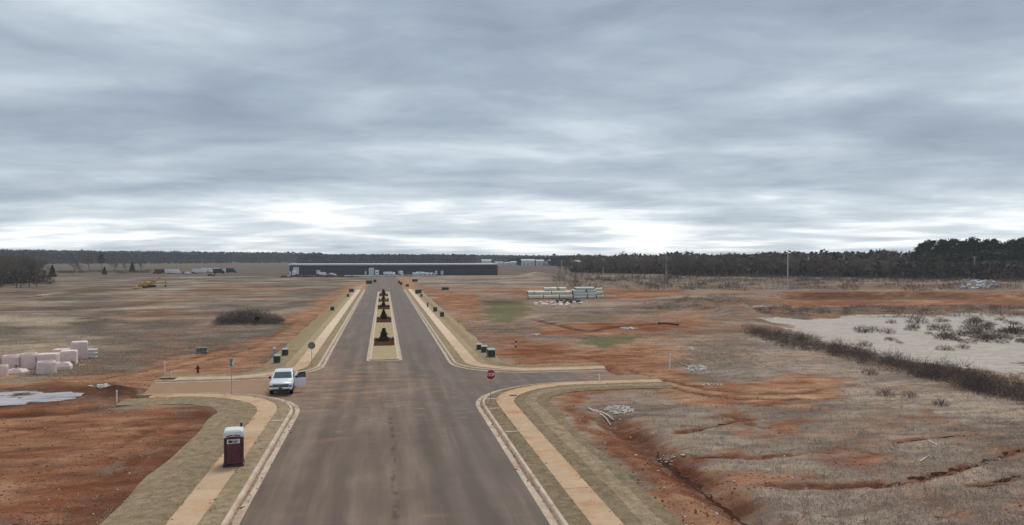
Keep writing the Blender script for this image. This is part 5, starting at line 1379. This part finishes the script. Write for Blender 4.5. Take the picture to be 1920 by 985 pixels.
def pine_tree(seed, h, r, n=1500, crown0=.5, m=pine_n, leaf=.38):
    g = np.random.default_rng(seed); rg = random.Random(seed); mb = MB()
    mb.tube([(0, 0, -.3), (.1, 0, h * .5), (0, .1, h * .97)], [h * .013, h * .010, .04], 6, False)
    cl = []
    nb = 26
    for k in range(nb):
        z = h * (crown0 + (1 - crown0) * (k + rg.random()) / nb); f_ = (z / h - crown0) / (1 - crown0)
        L_ = r * (1.0 - .75 * f_ ** 1.6) * rg.uniform(.5, 1.1) * (.6 + .4 * min(1, f_ * 5)); a_ = rg.uniform(0, 6.283)
        e = Vector((math.cos(a_) * L_, math.sin(a_) * L_, z + L_ * rg.uniform(.05, .4)))
        mb.tube([(0, 0, z), e * .6 + Vector((0, 0, z * .4)), e], [.09, .06, .03], 4, False)
        cl.append((e, .55 + .35 * L_ / r)); cl.append((e * .65 + Vector((0, 0, z * .35)), .5))
    cl.append((Vector((0, 0, h)), .6))
    def fn(gq, n_):
        i_ = gq.integers(0, len(cl), n_); c_ = np.array([tuple(q[0]) for q in cl])[i_]; s_ = np.array([q[1] for q in cl])[i_]
        return c_ + gq.normal(size=(n_, 3)) * s_[:, None] * np.array([.75, .75, .42]) * r * .32
    return mb.mesh('trunk', bark), leaf_cloud('crown', None, fn, n, leaf, m, seed, aspect=.5)
def cedar(seed, h, r):
    return MB().tube([(0, 0, -.2), (0, 0, h * .9)], [.14, .03], 5).mesh('trunk', bark), leaf_cloud('crown', None, cone_pts(h, r, .15, .3), 1100, .30, cedar_n, seed)
BT = [bare_tree(100 + k, hh, sp, 1000, twig) for k, (hh, sp) in enumerate(((14, .9), (15, .75), (13, 1.0), (15.5, .85), (12, .95), (14.5, .7)))]
BTo = [bare_tree(200 + k, hh, sp, 1000, twig_o) for k, (hh, sp) in enumerate(((14, .9), (13, 1.0), (12, .8)))]
PT = [pine_tree(300 + k, hh, r_, 1500, c0) for k, (hh, r_, c0) in enumerate(((20, 4.6, .50), (21, 4.2, .56), (19, 5.0, .46), (20.5, 4.4, .42)))]
CT = [cedar(330 + k, hh, r_) for k, (hh, r_) in enumerate(((7, 2.2), (6, 1.7)))]
def plant(tm, x, y, sc_, name, label, cat, grp, zs=1.0):
    o = empty(name, (x, y, seat(x, y) - .1), rng.uniform(0, 6.28), label, cat, grp)
    o.scale = (sc_, sc_, sc_ * zs)
    link('trunk', tm[0], o); link('crown', tm[1], o)
    return o
# the bare wood behind the utility poles, right up to the pines
k = 0
for row_, (v0, dv, n_) in enumerate(((523, 2.0, 46), (516.5, 1.8, 44), (511, 1.5, 40))):
    for i in range(n_):
        u = 1045 + (1935 - 1045) * (i + rng.random()) / n_
        v = v0 - (4.5 if u < 1200 else 0) * (1200 - u) / 155 * (1 if u < 1200 else 0) + rng.uniform(-dv, dv)
        if u > 1690 and row_ == 0 and u < 1730: continue
        x, y = P(u, v); D = y / math.cos(0)
        D = math.hypot(x, y)
        hh = H + (483 - (473.5 + (4 if u < 1180 else 0) + rng.uniform(-2.5, 9))) / F * D
        which = rng.choice(BT + BTo); lb = ('bare grey deciduous tree in the edge of the wood behind the utility poles', 'bare grey deciduous tree deep in the wood behind the utility poles')[row_ > 0]
        tm = which; zh = (14, 15, 13, 15.5, 12, 14.5, 14, 13, 12)[(BT + BTo).index(which)] * 1.03
        if u > 1720: hh *= .8
        s_ = hh / zh
        plant(tm, x, y, s_, 'bare_tree', lb, 'tree', 'bare trees of the wood, ' + ('edge' if row_ == 0 else 'interior'))
for u, v, vt in ((1112, 516, 473), (1127, 516, 474), (1140, 515, 472.5), (1155, 515, 473), (1165, 514, 475), (1190, 514, 473), (1214, 515, 474), (1285, 516, 467.5), (1310, 515, 472)):
    x, y = P(u, v); D = math.hypot(x, y); hh = H + (483 - vt) / F * D
    plant(BT[k % 6], x, y, hh / 14.2, 'bare_tree', 'tall thin bare tree rising above the top of the wood', 'tree', 'tall thin trees above the wood'); k += 1
for i in range(40):
    u = 1722 + (1940 - 1722) * (i % 20 + rng.random()) / 20; v = (521 if i < 20 else 515) + rng.uniform(-1.5, 1.5)
    x, y = P(u, v); D = math.hypot(x, y)
    top = 455 + 6 * max(0, (1745 - u) / 25) + rng.uniform(-2, 5) + (6 if 1870 < u < 1890 else 0)
    hh = H + (483 - top) / F * D; j = rng.randrange(4)
    plant(PT[j], x, y, hh / (20, 21, 19, 20.5)[j], 'pine_tree', 'tall dark pine in the stand behind the white debris heap', 'tree', 'pines of the tall stand')
for u, v, vt in ((1470, 517, 477), (1490, 517, 473), (1545, 516, 474), (1565, 517, 472.5), (1650, 516, 474)):
    x, y = P(u, v); D = math.hypot(x, y); hh = H + (483 - vt) / F * D
    plant(PT[rng.randrange(4)], x, y, hh / 20.3, 'pine_tree', 'dark pine standing among the bare trees of the wood', 'tree', 'pines among the bare trees')
# left edge of the field
for i in range(26):
    u = -40 + 118 * (i + rng.random()) / 26; v = rng.choice((541, 537, 532, 528)) - max(0, u) * .05 + rng.uniform(-1, 1)
    x, y = P(u, v); D = math.hypot(x, y); hh = H + (483 - (473 + max(0, u) * .06 + rng.uniform(-1, 4))) / F * D
    plant(rng.choice(BT + BTo), x, y, hh / 14, 'bare_tree', 'bare tree of the dense clump at the edge of the far field', 'tree', 'bare trees of the clump at the field edge')
for u, v, vt, tm, z0, lb in ((167, 511, 469, BT[0], 14.4, 'tall bare tree with open crown standing alone at the far field edge'), (191, 510, 476, PT[0], 20.5, 'dark round-topped tree at the far field edge'),
                             (214, 511, 480, BT[4], 12.4, 'bare tree with broad crown beside the dark round-topped tree'), (152, 512, 490, BTo[2], 12.4, 'low brown bare tree before the tall open-crowned one'), (140, 513, 487, BTo[1], 13, 'brown bare tree at the end of the hedge'), (265, 510, 489, BTo[0], 14, 'small bare tree next to the dark conical cedar'), (236, 510, 491, BT[2], 13, 'small bare tree between the cedar and the round-topped tree')):
    x, y = P(u, v); D = math.hypot(x, y); hh = (v - vt) / (v - 483) * H
    plant(tm, x, y, hh / z0, 'field_tree', lb, 'tree', None)
for u, v, vt, lb in ((248, 510, 491, 'dark conical cedar at the far field edge'), (196, 515, 500, 'small dark conical cedar before the round-topped tree'), (98, 520, 497, 'dark cedar at the end of the dense clump')):
    x, y = P(u, v); hh = (v - vt) / (v - 483) * H
    plant(CT[0], x, y, hh / 7, 'cedar_tree', lb, 'tree', None)

# ------------------------------------------------------------------ brush, thickets, weeds
def brush_mesh(name, pts, rad, hgt, per, m, seed, wd=.02, rnd=.38, zf=.35):
    g = np.random.default_rng(seed)
    pts = np.asarray(pts, float); n = len(pts) * per
    i_ = np.repeat(np.arange(len(pts)), per)
    r_ = np.broadcast_to(np.asarray(rad, float), (len(pts),))[i_]; h_ = np.broadcast_to(np.asarray(hgt, float), (len(pts),))[i_]
    a_ = g.random(n) * 2 * np.pi; q = np.sqrt(g.random(n)) * r_
    x = pts[i_, 0] + q * np.cos(a_); y = pts[i_, 1] + q * np.sin(a_)
    z = (pts[i_, 2] if pts.shape[1] > 2 else height(x, y)) + g.random(n) * h_ * zf * np.sqrt(np.maximum(.05, 1 - (q / r_) ** 2))
    d_ = np.stack([np.cos(a_) * q / r_ * .8, np.sin(a_) * q / r_ * .8, np.full(n, .9)], 1) + g.normal(size=(n, 3)) * rnd
    return twig_cloud(name, np.stack([x, y, z], 1), d_, h_ * (.35 + .45 * g.random(n)) * (1 - .45 * (zf > .5)), wd * (.6 + .8 * g.random(n)), m, seed)
weedm = mat('grey_brown_brush', (0.140, 0.106, 0.092), .95, .3, .4, world_pos=True)
weedl = mat('pale_dead_weed', (0.40, 0.325, 0.265), .95, .3, .4, world_pos=True)
# thicket along the near edge of the sandy basin
ctr = [(1400, 622), (1470, 640), (1560, 660), (1650, 682), (1740, 702), (1820, 722), (1900, 740), (1990, 762)]
pts = []
for (u0, v0), (u1, v1) in zip(ctr[:-1], ctr[1:]):
    for k in range(34):
        f_ = rng.random(); w_ = 10 + 8 * (u0 - 1400) / 500
        pts.append(P(u0 + (u1 - u0) * f_, v0 + (v1 - v0) * f_ + rng.uniform(-w_, w_ * .9)))
me_ = brush_mesh('thicket', pts, nr.uniform(.6, 1.7, len(pts)), nr.uniform(.6, 1.9, len(pts)), 150, weedm, 5, .013, .8, .75)
tag(link('thicket', me_), 'dense dark leafless brush along the edge of the sandy basin', 'brush', kind='stuff')
pts = [P(rng.uniform(1420, 1990), rng.uniform(575, 592)) for k in range(260)] + [P(rng.uniform(1200, 1420), rng.uniform(556, 585)) for k in range(110)]
me_ = brush_mesh('thicket', pts, nr.uniform(.8, 2.0, len(pts)), nr.uniform(.6, 1.5, len(pts)), 60, weedm, 6, .022, .7, .6)
tag(link('thicket', me_), 'low dark brush between the sandy basin and the red clay cut', 'brush', kind='stuff')
pts = [P(rng.uniform(1040, 1990), rng.uniform(519, 530) if rng.random() < .6 else rng.uniform(524, 546)) for k in range(420)]
me_ = brush_mesh('thicket', pts, nr.uniform(2, 4.5, len(pts)), nr.uniform(1.5, 4.0, len(pts)), 50, weedm, 7, .05)
tag(link('thicket', me_), 'brown undergrowth along the foot of the wood', 'brush', kind='stuff')
pts = [P(rng.uniform(-40, 100), rng.uniform(518, 534)) for k in range(110)] + [P(rng.uniform(100, 280), rng.uniform(509, 513)) for k in range(90)]
me_ = brush_mesh('thicket', pts, nr.uniform(1.5, 3.5, len(pts)), nr.uniform(1.2, 3.0, len(pts)), 60, weedm, 8, .05)
tag(link('thicket', me_), 'dark hedge and undergrowth along the far field edge', 'brush', kind='stuff')
# dead weeds all over the open ground, thin where the soil is bare
def weeds(name, label, n, box_px, hgt, wd, m, seed, maxsoil=.55):
    g = np.random.default_rng(seed); us = g.uniform(box_px[0], box_px[1], n * 2); vs2 = g.uniform(box_px[2], box_px[3], n * 2)
    q = np.array([P(u, v) for u, v in zip(us, vs2)])
    s_ = at_grid('soil', q[:, 0], q[:, 1]) + .25 * fbm(q[:, 0], q[:, 1], .4, 2); sa = at_grid('sand', q[:, 0], q[:, 1])
    q = q[(s_ < maxsoil) & (sa < .3) & ~corridor(q[:, 0], q[:, 1])][:n]
    k = len(q)
    pts = np.concatenate([q, height(q[:, 0], q[:, 1])[:, None]], 1)
    me_ = brush_mesh(name, pts, g.uniform(.15, .5, k), g.uniform(hgt * .5, hgt * 1.4, k), 7, m, seed, wd)
    tag(link(name, me_), label, 'weeds', kind='stuff')
weeds('dead_weeds', 'dry grey weeds covering the field between the ditch and the basin', 5200, (1100, 1960, 640, 1000), .30, .012, weedl, 21)
weeds('dead_weeds', 'dry weeds and straw over the field behind the concrete chambers', 4200, (-60, 700, 560, 720), .30, .018, drym, 22)
weeds('dead_weeds', 'thin dry grass on the red ground before the puddle', 800, (-100, 400, 755, 1000), .22, .012, drym, 23, .8)
weeds('dead_weeds', 'dry weeds around the pipe stack', 2600, (790, 1420, 540, 690), .32, .02, drym, 24)
def lumps(name, label, n, box_px, smin, smax, m, seed, want, cat='soil'):
    g = np.random.default_rng(seed); q = np.array([P(u, v) for u, v in zip(g.uniform(box_px[0], box_px[1], n * 3), g.uniform(box_px[2], box_px[3], n * 3))])
    so = at_grid('soil', q[:, 0], q[:, 1]); sa = at_grid('sand', q[:, 0], q[:, 1])
    q = q[(so > want) & (sa < .4) & ~corridor(q[:, 0], q[:, 1])][:n]; k = len(q)
    z = height(q[:, 0], q[:, 1]); s_ = smin + (smax - smin) * g.random(k) ** 3
    o6 = np.array([[1, 0, 0], [0, 1, 0], [-1, 0, 0], [0, -1, 0], [0, 0, .75], [0, 0, -.6]])
    v_ = o6[None] * s_[:, None, None] * (0.7 + .6 * g.random((k, 6, 1))); an = g.random(k) * 6.28
    ca, sa_ = np.cos(an)[:, None], np.sin(an)[:, None]
    v_ = np.stack([v_[..., 0] * ca - v_[..., 1] * sa_ + q[:, 0:1], v_[..., 0] * sa_ + v_[..., 1] * ca + q[:, 1:2], v_[..., 2] + z[:, None] + .01], -1)
    f_ = np.array([[0, 1, 4], [1, 2, 4], [2, 3, 4], [3, 0, 4], [1, 0, 5], [2, 1, 5], [3, 2, 5], [0, 3, 5]])
    f_ = (np.arange(k)[:, None, None] * 6 + f_[None]).reshape(-1, 3)
    tag(link(name, fast_mesh(name, v_.reshape(-1, 3), f_, m)), label, cat, kind='stuff')
clod_m = mat('red_clod_soil', (.30, .125, .068), .95, .35, .5, world_pos=True)
lumps('soil_clods', 'loose red clods on the bare lot before the puddle', 1750, (-100, 420, 745, 1000), .02, .085, clod_m, 81, .5)
lumps('soil_clods', 'loose red clods on the bare clay beside the ditch', 2250, (1030, 1960, 660, 1000), .02, .085, clod_m, 82, .55)
lumps('soil_clods', 'loose clods on the orange clay behind the fire hydrant', 1250, (100, 640, 590, 730), .02, .085, clod_m, 83, .6)
lumps('soil_clods', 'loose clods on the red clay before the pipe stack', 1250, (800, 1300, 560, 700), .02, .085, clod_m, 84, .6)
lumps('pebbles', 'pale pebbles scattered over the weedy field and ditch', 500, (1030, 1960, 650, 1000), .025, .11, rockm, 85, -1, 'pebbles')
lumps('pebbles', 'pale pebbles scattered over the red lot', 90, (-100, 420, 745, 1000), .02, .08, rockm, 86, -1, 'pebbles')
me_ = brush_mesh('straw_tufts', TUFT, nr.uniform(.06, .2, len(TUFT)), nr.uniform(.06, .2, len(TUFT)), 9, drym, 91, .010, .6)
tag(link('straw_tufts', me_), 'loose straw and dry grass tufts standing on the verges', 'grass', kind='stuff')
c_ = np.array(CRUMB); k = len(c_); g = np.random.default_rng(92); s_ = .015 + .06 * g.random(k) ** 3
o6 = np.array([[1, 0, 0], [0, 1, 0], [-1, 0, 0], [0, -1, 0], [0, 0, .6], [0, 0, -.5]])[None] * s_[:, None, None] * (.6 + .8 * g.random((k, 6, 1)))
f_ = (np.arange(k)[:, None, None] * 6 + np.array([[0, 1, 4], [1, 2, 4], [2, 3, 4], [3, 0, 4], [1, 0, 5], [2, 1, 5], [3, 2, 5], [0, 3, 5]])[None]).reshape(-1, 3)
tag(link('spilled_soil', fast_mesh('spilled_soil', (o6 + c_[:, None]).reshape(-1, 3), f_, clod_m)), 'crumbs of red soil spilled along kerbs and pavements', 'soil', kind='stuff')
rutm = mat('damp_rut_soil', (.062, .030, .020), .95, .35, 1.0, .03, world_pos=True)
for k, (ln, w_, lb) in enumerate((([(1640, 912), (1690, 905), (1740, 897), (1800, 882), (1870, 860), (1930, 843)], .26, 'long dark rut cut across the weedy field'), ([(1680, 829), (1740, 820), (1800, 814)], .17, 'short dark rut closer to the thicket'),
                                  ([(1540, 968), (1590, 963), (1640, 956)], .15, 'faint dark rut at the edge of the red patches'), ([(1830, 915), (1880, 905), (1930, 893)], .16, 'second dark rut beside the long one'), ([(1752, 968), (1810, 970)], .22, 'short wide dark furrow in the red ground'),
                                  ([(1300, 812), (1350, 797), (1405, 789)], .14, 'thin dark rut past the heap of white stones'), ([(1230, 838), (1262, 868), (1310, 902), (1370, 945), (1440, 992)], .30, 'dark wet bottom of the ditch'))):
    pw = [P(u, v) for u, v in ln]; pts = []
    for (ax_, ay_), (bx2, by2) in zip(pw[:-1], pw[1:]):
        n_ = max(3, int(math.hypot(bx2 - ax_, by2 - ay_) / .3))
        for q in range(n_): pts.append((ax_ + (bx2 - ax_) * q / n_, ay_ + (by2 - ay_) * q / n_))
    g = random.Random(k); rings = []; ww = 0
    for q, (x, y) in enumerate(pts[:-1]):
        dx, dy = pts[q + 1][0] - x, pts[q + 1][1] - y; l_ = math.hypot(dx, dy); nx_, ny_ = -dy / l_, dx / l_
        ww = .6 * ww + .4 * g.uniform(-1, 1); x += nx_ * ww * .35; y += ny_ * ww * .35
        w2 = w_ * (.35 + .9 * g.random()) * min(1, .15 + q / 6, .15 + (len(pts) - 2 - q) / 6)
        rings.append([(x + nx_ * w2 * o, y + ny_ * w2 * o, seat(x + nx_ * w2 * o, y + ny_ * w2 * o) + z) for o, z in ((-1, -.02), (-.55, .035), (0, .012), (.5, .035), (1, -.02))])
    vs_ = [p for r in rings for p in r]; fs = [(a_ * 5 + i, a_ * 5 + i + 1, a_ * 5 + 6 + i, a_ * 5 + 5 + i) for a_ in range(len(rings) - 1) for i in range(4)]
    tag(MB().add(vs_, fs).build('rut', rutm), lb, kind='structure')
# separate dead shrubs one can count
SH = []
for k in range(4):
    SH.append((brush_mesh('foliage', [(0, 0, 0)], .8, 1.0, 240, twig_o, 40 + k, .014, .75, .65), None))
stem_me = MB()
for k in range(5): stem_me.tube([(0, 0, -.1), (.2 * math.cos(k * 1.3), .2 * math.sin(k * 1.3), .5)], [.025, .012], 4)
stem_me = stem_me.mesh('stem', bark)
def dead_shrub(u, v, s_, label, grp=None, hs=1.0):
    x, y = P(u, v); o = empty('dead_shrub', (x, y, seat(x, y)), rng.uniform(0, 6), label, 'shrub', grp); o.scale = (s_, s_, s_ * hs)
    link('foliage', SH[rng.randrange(4)][0], o); link('stem', stem_me, o)
for k in range(46):
    u = 1590 + 400 * rng.random() ** .8; v = 601 + 42 * rng.random() ** 1.2 + (0 if u < 1750 else rng.uniform(-6, 12))
    dead_shrub(u, v, rng.uniform(.5, 1.5), 'small dead shrub growing out of the pale sandy basin', 'dead shrubs in the sandy basin', rng.uniform(.6, 1.1))
for k in range(42): dead_shrub(rng.uniform(1770, 1990), 590 + 48 * rng.random(), rng.uniform(.9, 2.0), 'grey dead shrub in the overgrown far corner of the sandy basin', 'dead shrubs in the overgrown corner', rng.uniform(.6, 1.0))
for u, v, s_ in ((1720, 601, 2.2), (1830, 607, 2.6), (1905, 620, 2.2), (1770, 630, 1.8), (1850, 634, 1.8)): dead_shrub(u, v, s_, 'wide dead shrub, larger than its neighbours, in the sandy basin', 'wide dead shrubs in the sandy basin', .9)
for u, v, s_ in ((1660, 742, .9), (1705, 745, .8), (1630, 705, .9), (1765, 760, .8)): dead_shrub(u, v, s_, 'single dead shrub in the weedy field before the thicket', 'dead shrubs before the thicket')
bx_, by_ = P(460, 611)
o = empty('brush_mound', (bx_, by_ + 2.5, seat(bx_, by_ + 2.5) - .6), 0, 'wide rounded mound of grey brush in the field beside the avenue', 'brush')
bp_ = [(rng.uniform(-4.9, 4.9), rng.uniform(-2.6, 2.6), 0) for k in range(90)]
me_ = brush_mesh('branches', bp_, 1.3, [.5 + 2.3 * math.sqrt(max(.02, 1 - (q[0] / 5.2) ** 2 - (q[1] / 4) ** 2)) for q in bp_], 130, mat('grey_brush_pile', (.20, .16, .14), .95, .3, .4), 51, .020, .8, .85); link('branches', me_, o)
q = MB().lathe([(.42, -.4), (.42, .4), (.32, .4), (.30, -.2)], 14); q.v = [(2.0 + a_, -2.9 + c_ * .6, 1.0 + b_) for a_, b_, c_ in q.v]; q.build('tyre', rubber, o)
# debris pile by the pines: broken pale branches and sheeting
g = random.Random(77); mb = MB()
for k in range(190):
    a_ = g.uniform(0, 6.28); qv = math.sqrt(g.random()); x, y = P(1828 + 42 * qv * math.cos(a_), 538 + 4 * qv * math.sin(a_))
    z = seat(x, y) + 1.2 * (1 - qv) * g.random(); d_ = Vector((g.gauss(0, 1), g.gauss(0, 1), g.gauss(.15, .35))).normalized() * g.uniform(1, 3.4)
    mb.tube([Vector((x, y, z)) - d_ * .5, Vector((x, y, z + .15)) + d_ * .5], [g.uniform(.08, .2), .05], 4)
tag(mb.build('debris_heap', mat('bleached_branches', (.40, .38, .35), .9, .3, .5, world_pos=True)), 'heap of bleached branches and debris before the pines', 'debris heap', kind='stuff')
debris_heap('debris', 'white rubble pieces strewn through the heap of bleached branches', 'debris', 1835, 539, 36, 4, 40, .4, 1.4, farwhite, 1.2, 78)
# old gabled house among the trees
x, y = P(1701, 521)
o = empty('gabled_house', (x, y, seat(x, y)), math.atan2(-x, y) * 1.0 - .35, 'small grey gabled house at the edge of the wood beside the pines', 'house')
w_, d_, hh, rp = 7.0, 9.0, 3.4, 7.6
old = mat('weathered_grey_boards', (.20, .19, .19), .9, .2, 1.2); oldr = mat('pale_bargeboard', (.42, .42, .43), .8, .15, 1)
MB().loft([[(-w_ / 2, y_, 0), (w_ / 2, y_, 0), (w_ / 2, y_, hh), (0, y_, rp), (-w_ / 2, y_, hh)] for y_ in (-d_ / 2, d_ / 2)]).build('wall', old, o)
for s in (-1, 1):
    MB().add([(0, -d_ / 2 - .5, rp + .05), (0, d_ / 2 + .5, rp + .05), (s * (w_ / 2 + .5), d_ / 2 + .5, hh - .5), (s * (w_ / 2 + .5), -d_ / 2 - .5, hh - .5), (0, -d_ / 2 - .5, rp + .3), (0, d_ / 2 + .5, rp + .3), (s * (w_ / 2 + .5), d_ / 2 + .5, hh - .25), (s * (w_ / 2 + .5), -d_ / 2 - .5, hh - .25)],
             [(0, 1, 2, 3), (7, 6, 5, 4), (0, 4, 5, 1), (1, 5, 6, 2), (2, 6, 7, 3), (3, 7, 4, 0)]).build('roof', oldr, o)
wn = MB().box((0, -d_ / 2 - .03, 4.6), (1.2, .08, 1.4)).build('window', glass, o); MB().box((0, -d_ / 2 - .08, 4.6), (1.4, .03, .12)).build('glazing_bar', oldr, wn)
MB().box((-1.6, -d_ / 2 - .03, 1.1), (1.1, .08, 2.2)).build('door', oldr, o)
for k, (u, s_) in enumerate(((1726, 1.0),)):
    x, y = P(u, 520); o = empty('gas_tank', (x, y, seat(x, y)), .4, 'white upright tank standing beside the gabled house', 'tank')
    MB().lathe([(.8, 0), (.9, .3), (.9, 4.2), (.6, 4.8), (.2, 5.0)], 14).build('shell', farwhite, o)
    MB().box((0, 0, 5.2), (.4, .4, .5)).build('valve_box', boxgrey, o)

# ------------------------------------------------------------------ far things and distant woods
def far_wood(label, segs, seed, hgt, n, size=2.4, m=farwood_m, var=.12):
    """a distant wood: crowns and stems along a band"""
    g = np.random.default_rng(seed); P_ = []
    for (u0, d0, u1, d1, depth, h0, h1) in segs:
        k = int(n * abs(u1 - u0) / 100)
        f_ = g.random(k); u = u0 + (u1 - u0) * f_; d = d0 + (d1 - d0) * f_ + g.random(k) * depth
        q = np.array([PD(uu, dd) for uu, dd in zip(u, d)])
        h_ = (h0 + (h1 - h0) * f_) * (1 + var * fbm(q[:, 0], q[:, 1], .03, 3) + .10 * g.random(k))
        for j in range(k):
            zz_ = h_[j] * (1 - .95 * g.random(12) ** 1.4)
            P_.append(np.stack([q[j, 0] + g.normal(size=12) * 3.0, q[j, 1] + g.normal(size=12) * 3.0, zz_], 1))
    P_ = np.concatenate(P_)
    def fn(gq, n_): return P_
    me_ = leaf_cloud('far_wood', None, fn, len(P_), size, m, seed, aspect=.6)
    return tag(link('far_wood', me_), label, 'wood', kind='stuff')
far_wood('dark wooded ridge on the horizon beyond the bulldozer', [(-60, 1450, 300, 1500, 260, 20, 18), (300, 1500, 560, 1700, 260, 18, 17.5), (-60, 1900, 600, 2000, 200, 27, 22)], 61, 20, 150, 3.2)
far_wood('dark wood on the horizon behind the long building', [(560, 1250, 890, 1250, 200, 15.0, 15.0), (560, 1700, 960, 1800, 200, 16, 15.5), (890, 1600, 1110, 1700, 200, 14.5, 14.5), (960, 1100, 1090, 900, 100, 8.5, 11)], 62, 15, 170, 2.8)
far_wood('brown mass of the bare wood behind the utility poles', [(1075, 640, 1250, 560, 60, 11.5, 12.5), (1250, 520, 1720, 500, 80, 13.0, 13.4), (1720, 480, 1960, 480, 60, 13, 13)], 63, 14, 150, 1.3, mat('bare_wood_mass', (.125, .102, .088), .95, .35, .05, world_pos=True), .30)
far_wood('dark lower storey of the bare wood', [(1075, 560, 1250, 520, 40, 7, 8), (1250, 470, 1960, 450, 50, 8, 9)], 64, 8, 150, 1.3, mat('wood_shade_mass', (.095, .080, .070), .95, .35, .05, world_pos=True))
far_wood('dark green lower storey under the tall pines', [(1716, 455, 1960, 470, 50, 13.5, 14.5)], 66, 14, 170, 1.2, mat('pine_underwood', (.045, .052, .036), .95, .35, .08, world_pos=True), .2)
far_wood('brown mass of the clump at the left field edge', [(-60, 360, 60, 390, 40, 6, 5), (60, 390, 75, 400, 20, 5, 4)], 65, 11, 70, 1.0, MATS['bare_wood_mass'])
def far_shed(u, d, w_, h_, dd, label, roof=.25):
    x, y = PD(u, d); o = empty('far_shed', (x, y, 0), math.atan2(-x, y), label, 'building', 'distant white buildings')
    MB().box((0, dd / 2, h_ / 2), (w_, dd, h_)).build('wall', farwhite, o)
    MB().loft([[(-w_ / 2 - .5, -.5, h_ + .02), (w_ / 2 + .5, -.5, h_ + .02), (w_ / 2 + .5, dd + .5, h_ + .02), (-w_ / 2 - .5, dd + .5, h_ + .02)], [(-w_ / 2 - .5, dd / 2 - .2, h_ * (1 + roof)), (w_ / 2 + .5, dd / 2 - .2, h_ * (1 + roof)), (w_ / 2 + .5, dd / 2 + .2, h_ * (1 + roof)), (-w_ / 2 - .5, dd / 2 + .2, h_ * (1 + roof))]]).build('roof', roofm, o)
    for k in range(3): MB().box((-w_ * .3 + w_ * .3 * k, -.06, h_ * .35), (w_ * .1, .08, h_ * .5)).build('door', boxgrey, o)
for u, d, w_, h_, lb in ((912, 1080, 14, 7, 'distant white shed behind the end of the long building'), (936, 1060, 11, 4.5, 'distant low white shed, first past the long building'), (953, 1050, 10, 4.0, 'distant low white shed, second past the long building'), (963, 1040, 8, 5.0, 'distant white shed beside the dark wood'),
                         (990, 1000, 18, 7.5, 'distant white building, largest of the row below the water tower'), (1020, 1000, 22, 7.0, 'distant long white building below the water tower'), (1045, 1010, 9, 7, 'distant small white building just past the water tower')):
    far_shed(u, d, w_, h_, 12, lb)
x, y = PD(1039, 1350); o = empty('water_tower', (x, y, 0), 0, 'slender dark water tower on the horizon', 'water tower')
MB().tube([(0, 0, 0), (0, 0, 13)], [1.6, 1.4], 10).build('shaft', mat('dark_tower', (.08, .08, .09), .7, .1, 1), o); MB().lathe([(1.5, 13), (2.9, 14.2), (3.0, 17.6), (2.4, 18.6), (.4, 19)], 14).build('tank', MATS['dark_tower'], o)
x, y = PD(1081, 600); o = empty('storage_dome', (x, y, 0), 0, 'pale domed roof showing above the bare wood', 'dome')
MB().lathe([(5.0, 0), (5.0, 6.4), (4.7, 7.6), (3.8, 8.6), (2.4, 9.3), (.8, 9.6)], 20).build('roof', mat('pale_dome', (.36, .40, .39), .6, .08, .4), o, True)
MB().lathe([(5.12, 6.2), (5.12, 6.5), (5.02, 6.5)], 20).build('eaves', boxgrey, o)

# ------------------------------------------------------------------ the hazy air
hm = bpy.data.materials.new('haze_air'); hm.use_nodes = True; t = NT(hm.node_tree); t.n.clear()
out = t.node('ShaderNodeOutputMaterial'); pv = t.node('ShaderNodeVolumePrincipled')
pv.inputs['Color'].default_value = (0.80, 0.87, 0.95, 1); pv.inputs['Density'].default_value = 0.00013; pv.inputs['Anisotropy'].default_value = 0.2
t.l.new(pv.outputs[0], out.inputs['Volume'])
tag(MB().box((0, 2040, 15.5), (7400, 4520, 37)).build('haze', hm), 'thin pale haze over the whole site', kind='stuff')
